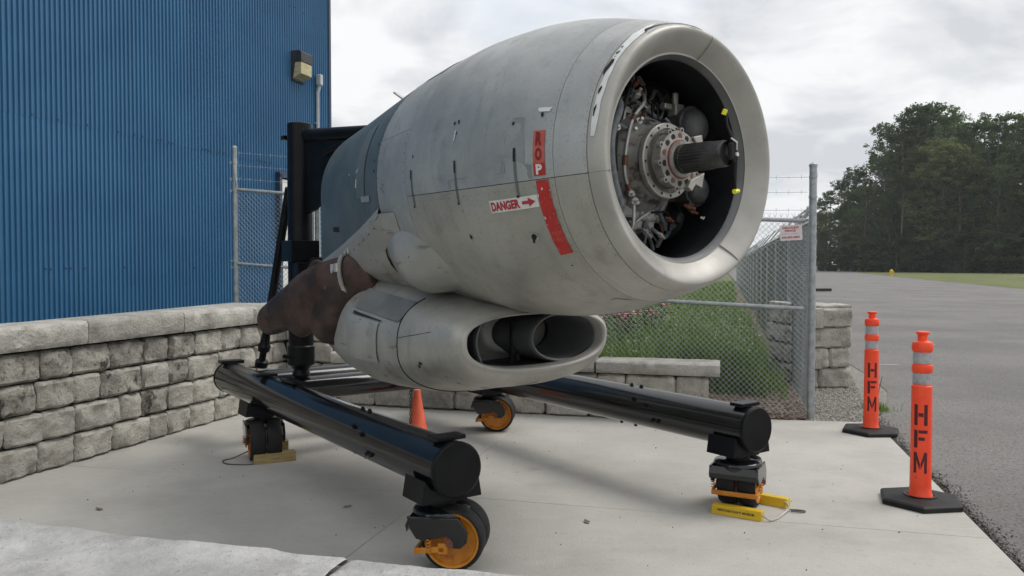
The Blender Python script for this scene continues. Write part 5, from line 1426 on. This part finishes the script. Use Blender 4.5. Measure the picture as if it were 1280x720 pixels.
# long fence receding along the road
lf = thing('long_chain_link_fence', 'long galvanised chain link fence receding along the road', 'fence', FP, math.atan2(FD.y, FD.x))
fpost(lf, (0, 0, 0), 2.56, .037, 'corner_post', (.45, .95, 1.62, 1.78, 1.95, 2.22, 2.42))
NB = 22
for i in range(1, NB): 
    fpost(lf, (2.95 * i, 0, -.05), 2.05, .030)
    mb = MB(); mb.tube([(2.95 * i, 0, 1.98), (2.95 * i, -.30, 2.36)], .014, 6); mb.build('barbed_arm', M['galv'], lf)
mesh_panel(lf, 2.95 * 7, .02, -.05, 1.93, name='wire_mesh')
o = mesh_panel(lf, 2.95 * 14, .0, -.05, 1.9, .12, .003, False); o.location = (2.95 * 7, 0, 0)
pipe(lf, (0, 0, 1.98), (2.95 * 21, 0, 1.93), .022, 'top_rail')
for q in range(3):
    barbed(lf, [(0, -.04, 2.06 + q * .2), (2.95, -.1 * (q + 1), 2.08 + q * .13), (2.95 * 21, -.1 * (q + 1), 2.05 + q * .13)], sp=.3)
# short run to the left of the corner post
SD = -Vector((FD.y, -FD.x, 0))
sf = thing('short_chain_link_fence', 'chain link fence panel in front of the tall grass, left of the corner post', 'fence', FP + SD * .05, math.atan2(SD.y, SD.x))
LS = 3.6; UP = .16
mesh_panel(sf, LS, .02, UP, 1.99)
pipe(sf, (.02, 0, 1.985), (LS, 0, 1.985 + UP), .021, 'top_rail'); pipe(sf, (.03, 0, 1.10), (LS, 0, 1.10 + UP), .021, 'middle_rail')
fpost(sf, (LS, 0, 0), 2.6, .037)
for z in (2.42, 2.27, 2.09): barbed(sf, [(0, 0, z), (LS, 0, z + UP * .3)])
mb = MB(); mb.tube([(0.0, 0, 2.1), (.10, 0, 2.02), (.16, 0, 1.99)], .010, 6); mb.build('brace_bar', M['galv'], sf)
# sign wired to it
sgn = thing('fence_sign', 'small white sign with red lettering wired to the chain link fence', 'sign', FP + SD * .11 + Vector((-FD.x, -FD.y, 0)) * .02, math.atan2(-SD.y, -SD.x))
mb = MB(); mb.box((-.095, -.004, 1.865), (.212, .004, .155), Matrix.Rotation(RD(-3), 3, 'Y')); mb.build('board', M['sign'], sgn)
def srow(body, z, x0, x1, h, m, off=0.04):
    write(body, 'lettering', M[m], sgn, lambda u, v: Vector((x0 + (x1 - x0) * u, -.0072, z + h * v + (x0 + (x1 - x0) * u + .095) * .05)), off)
srow('DISCOUNT', 1.903, -.180, -.02, .024, 'dark_red_text'); srow('FENCE', 1.874, -.155, -.05, .022, 'dark_red_text')
srow('COMMERCIAL RESIDENTIAL', 1.848, -.180, -.02, .011, 'grey_text', .0); srow('360-855-4003', 1.808, -.182, -.012, .022, 'dark_red_text')

# fence and gate beyond the left wall
LP = Vector((-3.34, 9.67, 0.45))
gf = thing('gate_fence', 'chain link fence and gate between stone wall and blue building', 'fence', LP, 0)
fpost(gf, (0, 0, 0), 2.52, .030, 'fence_post', (.6, 1.06, 1.14, 1.98, 2.12, 2.32))
LG = 1.02
mesh_panel(gf, 2.6, 0.0, -.2, 1.98)
pipe(gf, (.0, 0, 2.0), (2.6, 0, 1.79), .020, 'top_rail'); pipe(gf, (.0, 0, 1.11), (2.6, 0, .90), .018, 'middle_rail')
fpost(gf, (.99, .01, -.05), 2.0, .024); fpost(gf, (.93, .01, -.05), 1.97, .018, 'gate_frame')
fpost(gf, (2.6, 0, -.2), 2.4, .030)
for z in (2.13, 2.29, 2.44): barbed(gf, [(0, 0, z), (2.6, 0, z - .21)])
mb = MB(); mb.tube([(0.01, -.03, 2.2), (.04, -.03, 2.02)], .008, 6); mb.build('brace_bar', M['galv'], gf)

# ------------------------------------------------------------------ planting behind the short fence
r = random.Random(14)
vs = []; fs = []
bl = MB()
def blade(x, y, h, w, lean, z0=-.05):
    a = r.uniform(0, 2 * pi); dxy = Vector((cos(a), sin(a), 0)); sd_ = Vector((-sin(a), cos(a), 0)) * w
    p0 = Vector((x, y, z0)); p1 = p0 + Vector((0, 0, h * .55)) + dxy * lean * .3; p2 = p0 + Vector((0, 0, h)) + dxy * lean
    k = len(vs); vs.extend([p0 - sd_, p0 + sd_, p1 + sd_ * .8, p1 - sd_ * .8, p2]); fs.extend([(k, k + 1, k + 2, k + 3), (k + 3, k + 2, k + 4)])
heads = []
for i in range(46000):
    y = 8.2 + r.random() ** 1.3 * 13.0
    xr = 2.98 + (y - 8.034) * .268 - .12 ; xl = -1.2 + (y - 8.2) * .05
    x = r.uniform(xl, xr)
    if y < 8.9 and x < 2.4 and (y - (8.478 - (x + .682) * .277)) < .40: continue
    d_edge = xr - x
    dn = noise.noise(Vector((x * .9, y * .9, 2.0)))
    d_edge -= .35 * abs(noise.noise(Vector((x * 2.1, y * 1.3, 5.0)))) 
    if d_edge < .15 and r.random() < .8: continue
    if y > 13 and d_edge < .25: continue
    fdist = (Vector((x, y, 0)) - FP).dot(FD)
    if x > 1.5 and fdist < 1.05 + .5 * dn: continue
    if 0 < 10.9 - y < 1.9 and abs(x - (1.40 - (10.6 - y) * .135)) < .42 and r.random() < .85: continue
    front = min(1, max(0.0, (y - 8.25) / .7 + .35 * dn + max(0, (2.3 - x)) * .25))
    if r.random() > front + .08: continue
    h = (.50 + .40 * r.random() + .25 * dn) * (0.45 + .55 * front) * (1.0 if d_edge > .7 else .45 + .78 * max(0, d_edge))
    h = max(.10, h)
    blade(x, y, h, r.uniform(.005, .013), h * r.uniform(.1, .5))
    if h > .55 and r.random() < .05: heads.append((x, y, h))
for i in range(14000):
    y = 18 + r.random() ** 1.2 * 34; xr = 2.98 + (y - 8.034) * .268 - .5
    x = xr - r.random() ** 1.4 * 9
    dn = noise.noise(Vector((x * .5, y * .5, 2.0)))
    if xr - x < 1.1 + 1.2 * dn and y < 30: continue
    h = max(.1, .42 + .25 * r.random() + .3 * dn); blade(x, y, h, r.uniform(.012, .03), h * .4)
for i in range(5200):
    y = 9.2 + r.random() * 7.5; xr = 2.98 + (y - 8.034) * .268 - .35; x = r.uniform(.4, xr)
    if x > 1.5 and (Vector((x, y, 0)) - FP).dot(FD) < 1.25: continue
    if 0 < 10.9 - y < 1.9 and abs(x - (1.40 - (10.6 - y) * .135)) < .42: continue
    h = r.uniform(.75, 1.15) * (.8 + .3 * noise.noise(Vector((x, y, 3)))); blade(x, y, h, r.uniform(.004, .008), h * r.uniform(.05, .25))
    if r.random() < .12: heads.append((x, y, h))
g = MB(); g.v = [tuple(p) for p in vs]; g.f = fs
tag(g.build('tall_grass', M['blade'], recalc=False), kind='stuff')
fl_ = MB()
for (x, y, h) in heads:
    for q in range(3):
        c = Vector((x + r.uniform(-.03, .03), y + r.uniform(-.03, .03), h - .05 + r.uniform(-.03, .04))); s = r.uniform(.008, .016)
        fl_.add([c + Vector((s, 0, 0)), c + Vector((0, s, .3 * s)), c - Vector((s, 0, 0)), c - Vector((0, s, -.3 * s))], [(0, 1, 2, 3)])
tag(fl_.build('wild_flowers', M['petal_white'], recalc=False), kind='stuff')
def rose(p, label, seed, hgt, wid, npet):
    t = thing('rose_bush', label, 'rose bush', p); r = random.Random(seed)
    mb = MB()
    for k in range(7):
        a = r.uniform(0, 6.28); mb.tube(spl([(0, 0, 0), (.06 * cos(a), .06 * sin(a), hgt * .5), (wid * .4 * cos(a), wid * .4 * sin(a), hgt * .9)], 3), [.012] * 3 + [.009] * 3 + [.006], 5)
    mb.build('stem', M['bark'], t)
    mb = MB()
    for k in range(420):
        c = Vector((r.gauss(0, wid * .32), r.gauss(0, wid * .32), hgt * r.uniform(.35, 1.0))); s = r.uniform(.02, .04)
        q = Matrix.Rotation(r.uniform(0, 6.28), 3, 'Z') @ Matrix.Rotation(r.gauss(0, .7), 3, 'X')
        mb.add([c + q @ Vector(v) * s for v in ((-1, 0, 0), (0, -.5, .1), (1, 0, 0), (0, .5, .1))], [(0, 1, 2, 3)])
    mb.build('foliage', M['rose_leaf'], t, recalc=False)
    for k in range(npet):
        c = Vector((r.gauss(0, wid * .30), r.gauss(0, wid * .30) - wid * .25, hgt * r.uniform(.78, .98)))
        mb = MB()
        for q in range(9):
            a = q * 2.4; d = Vector((cos(a), sin(a), .5)); s = .06 * (1 - q * .05); u_ = Vector((-sin(a), cos(a), 0))
            mb.add([c, c + d * s * .7 + u_ * s * .5, c + d * s * 1.2, c + d * s * .7 - u_ * s * .5], [(0, 1, 2, 3)])
        mb.build('flower', M['petal_pink'], t, recalc=False)
rose((1.40, 10.6, 0), 'dark leaved rose bush with pink blooms showing under the right of the scoop', 4, .98, .55, 16)
rose((1.98, 11.4, 0), 'second pink rose bush farther back beside the tall grass', 5, 1.0, .5, 7)
# weeds at the gravel edge by the far post
wd = thing('weed_clump', 'small green weeds growing at the asphalt edge beside the far orange post', 'weed', (3.92, 8.55, 0))
vs = []; fs = []
for i in range(150):
    blade(r.gauss(0, .07), r.gauss(0, .10), r.uniform(.03, .12), .005, r.uniform(.01, .07), -.02)
g = MB(); g.v = [tuple(p) for p in vs]; g.f = fs; g.build('leaves', M['blade'], wd, recalc=False)
g = MB(); g.tube([(0, 0, -.02), (.02, 0, .2), (.06, .02, .34)], .004, 4); g.tube([(-.03, .02, -.02), (-.06, 0, .25)], .004, 4); g.build('stem', M['blade'], wd)

# ------------------------------------------------------------------ forest across the road
def tree_meshes(seed, leaf_m, wide, nclump, nleaf, ls=1.0):
    r = random.Random(seed)
    tb = MB()
    bend = [Vector((0, 0, 0))]
    for k in range(1, 7): bend.append(bend[-1] + Vector((r.gauss(0, .006), r.gauss(0, .006), .15)))
    tb.tube(bend, [.016, .0135, .012, .010, .0075, .005, .0022], 8)
    for k in range(14):
        z = r.uniform(.18, .85); a = r.uniform(0, 6.28); b = Vector((0, 0, z)); L_ = wide * r.uniform(.5, .95) * (1.1 - z * .6)
        tb.tube([b, b + Vector((cos(a) * L_ * .5, sin(a) * L_ * .5, .04)), b + Vector((cos(a) * L_, sin(a) * L_, .10))], [.004, .0028, .001], 5)
    tm = tb.mesh('trunk', M['bark'], 40)
    lb = MB()
    # main boughs first, then leaf sprays gathered round them
    boughs = []
    for c in range(max(9, nclump // 8)):
        z = .10 + .86 * r.random() ** .9
        env = wide * (math.sin(pi * min(.97, max(.10, z * .90 + .07))) ** .75)
        a = r.uniform(0, 6.28); q = env * r.uniform(.15, .80)
        boughs.append((Vector((cos(a) * q, sin(a) * q, z)), r.uniform(.055, .10)))
    boughs.append((Vector((0, 0, .93)), .06)); boughs.append((Vector((0, 0, .12)), .10))
    for c in range(nclump):
        bc, br_ = r.choice(boughs)
        d = Vector((r.gauss(0, 1), r.gauss(0, 1), r.gauss(0, 1))).normalized()
        cc = bc + Vector((d.x, d.y, d.z * .8)) * br_ * r.uniform(.55, 1.0); cr = r.choice((.016, .022, .032, .04)) * (1 if ls == 1 else 2.2); br_ *= (1 if ls == 1 else 2.0)
        for l in range(nleaf):
            d2 = Vector((r.gauss(0, 1), r.gauss(0, 1), r.gauss(0, 1))).normalized() * (r.random() ** .5)
            p = cc + Vector((d2.x * cr, d2.y * cr, d2.z * cr * .7))
            s = r.uniform(.004, .0085) * ls
            q = Matrix.Rotation(r.uniform(0, 6.28), 3, 'Z') @ Matrix.Rotation(r.gauss(0, .75), 3, 'X') @ Matrix.Rotation(r.gauss(0, .5), 3, 'Y')
            lb.add([p + q @ (Vector(v) * s) for v in ((-1, -.5, 0), (.1, -.8, .12), (1, .1, 0), (-.1, .8, .12))], [(0, 1, 2, 3)])
    lm = lb.mesh('crown', leaf_m, None, recalc=False)
    return tm, lm
KINDS = [tree_meshes(101, M['leaf_a'], .155, 210, 38), tree_meshes(102, M['leaf_a'], .19, 240, 38), tree_meshes(103, M['leaf_b'], .20, 230, 38), tree_meshes(104, M['leaf_c'], .13, 190, 38), tree_meshes(105, M['leaf_a'], .24, 270, 38), tree_meshes(106, M['leaf_c'], .42, 120, 40, 3.6)]
ROWN = {}
ORD = 'first second third fourth fifth sixth seventh eighth ninth tenth eleventh twelfth thirteenth fourteenth fifteenth sixteenth seventeenth eighteenth nineteenth twentieth'.split()
ORD += ['twenty-' + w for w in ORD[:9]]
def tree(px, top, d, kind, wsc=1.0, row='skyline row'):
    x = (px - 640) / 1000 * d; h = (330 - top) / 1000 * d + 1.55
    words = ('tall cottonwood', 'broad cottonwood', 'light green alder', 'narrow dark tree', 'spreading cottonwood', 'dense low bush')[kind]
    ROWN[row] = ROWN.get(row, 0) + 1
    n_ = ORD[ROWN[row] - 1]
    t = thing('forest_tree', words + ', ' + n_ + ' from the left in the ' + row + ' of the wood', 'tree', (x, d, -.1), RNG.uniform(0, 6.28), 'trees of the wood beyond the road')
    for nm_, me in (('trunk', KINDS[kind][0]), ('crown', KINDS[kind][1])):
        o = put(nm_, me, t)
    t.scale = (h * wsc, h * wsc, h)
    return t
r = random.Random(23)
prof = [(990, 285), (1003, 268), (1012, 256), (1024, 246), (1038, 235), (1058, 210), (1076, 203), (1094, 192), (1108, 152), (1128, 140), (1148, 126), (1168, 124), (1190, 130), (1208, 150), (1226, 142), (1244, 144), (1262, 136), (1284, 140), (1306, 146), (1330, 150)]
def topat(px): return float(np.interp(px, [p[0] for p in prof], [p[1] for p in prof]))
def dat(px): return float(np.interp(px, [1000, 1100, 1340], [196, 166, 134]))
for i, (px, ty) in enumerate(prof):
    tree(px + r.uniform(-2, 2), ty + r.uniform(-2, 3), dat(px) + r.uniform(0, 4), r.choice((0, 1, 4, 0, 3)) if i not in (8, 10, 11, 16) else 1, r.uniform(.85, 1.1))
for i in range(15):       # filling row at the back
    px = 1012 + i * 21 + r.uniform(-4, 4); tree(px, topat(px) + r.uniform(18, 45), dat(px) + r.uniform(18, 26), r.choice((1, 4)), r.uniform(1.3, 1.6), 'rearmost row')
for i in range(18):       # second row, in the gaps
    px = 1012 + i * 18.5 + r.uniform(-4, 4); tree(px, topat(px) + r.uniform(8, 26), dat(px) + r.uniform(8, 15), r.choice((0, 1, 3, 4)), r.uniform(.9, 1.2), 'back row')
for i in range(20):       # lower front row
    px = 1014 + i * 16.5 + r.uniform(-5, 5); ty = 330 - (330 - topat(px)) * r.uniform(.45, .78)
    tree(px, ty, dat(px) - r.uniform(4, 9), r.choice((2, 1, 4, 2, 0)), r.uniform(1.0, 1.5), 'front row')
for i in range(29):       # understorey shrubs
    px = 1012 + i * 11 + r.uniform(-4, 4); ty = 330 - r.uniform(14, 44) * (dat(px) / 150) ** -1
    t = tree(px, ty, dat(px) - r.uniform(9, 12), 5, r.uniform(1.2, 1.9), 'undergrowth')
    t['label'] = 'low bush, ' + ORD[i] + ' from the left along the foot of the wood'; t['category'] = 'bush'; t['group'] = 'bushes at the foot of the wood'; t.name = 'understorey_bush'
t = tree(1026, 300, 178, 2, 1.3, 'clearing'); t['label'] = 'pale yellow green small tree just right of the corner post'; del t['group']
# more wood to the left, behind the fence and beyond
for i in range(10):
    px = 880 + i * 13; tree(px, 316 - i * 2, 330 + r.uniform(-10, 10), r.choice((1, 4, 0)), 1.4, 'distant far left row')

# hydrant and wheel stop far across the tarmac
hy = thing('fire_hydrant', 'small yellow hydrant on the grass verge before the wood', 'hydrant', (47.9, 101, 0))
mb = MB(); mb.lathe((0, 0, 0), (0, 0, 1), [(0, .22), (.08, .22), (.1, .15), (.6, .15), (.62, .2), (.7, .2), (.8, .15), (.88, .06)], 14); mb.build('barrel', M['yellow'], hy, smooth=35)
mb = MB(); mb.cyl((-.3, 0, .5), (.3, 0, .5), .08, seg=10); mb.cyl((0, 0, .5), (0, -.28, .5), .10, seg=10); mb.build('nozzle', M['yellow'], hy, smooth=35)
ws = thing('wheel_stop', 'low grey kerb block lying on the tarmac just right of the corner post', 'wheel stop', (16.6, 45.6, 0))
mb = MB(); mb.prism([Vector((0, -.12, 0)), Vector((0, .12, 0)), Vector((0, .09, .16)), Vector((0, -.09, .16))], (1.6, 0, 0), None); mb.build('block', M['core'], ws, bevel=.02)
wb = thing('pale_box', 'pale low utility box at the edge of the wood', 'utility box', (70.0, 181, 0))
mb = MB(); mb.box((0, 0, .6), (2.2, .8, 1.0)); mb.box((0, 0, 1.13), (2.4, 1.0, .08)); mb.build('cabinet', M['door'], wb, bevel=.03)

# ------------------------------------------------------------------ thin summer haze: one closed box of even air round everything
hz = bpy.data.materials.new('haze_air'); hz.use_nodes = True
ht = hz.node_tree
for n in list(ht.nodes): ht.nodes.remove(n)
ho = ht.nodes.new('ShaderNodeOutputMaterial'); hv = ht.nodes.new('ShaderNodeVolumePrincipled')
hv.inputs['Color'].default_value = (0.86, 0.90, 0.95, 1); hv.inputs['Density'].default_value = 0.0003; hv.inputs['Anisotropy'].default_value = 0.0
ht.links.new(hv.outputs[0], ho.inputs['Volume'])
mb = MB(); mb.box((0, 400, 22), (1420, 1220, 46.4)); tag(mb.build('haze', hz), kind='stuff')
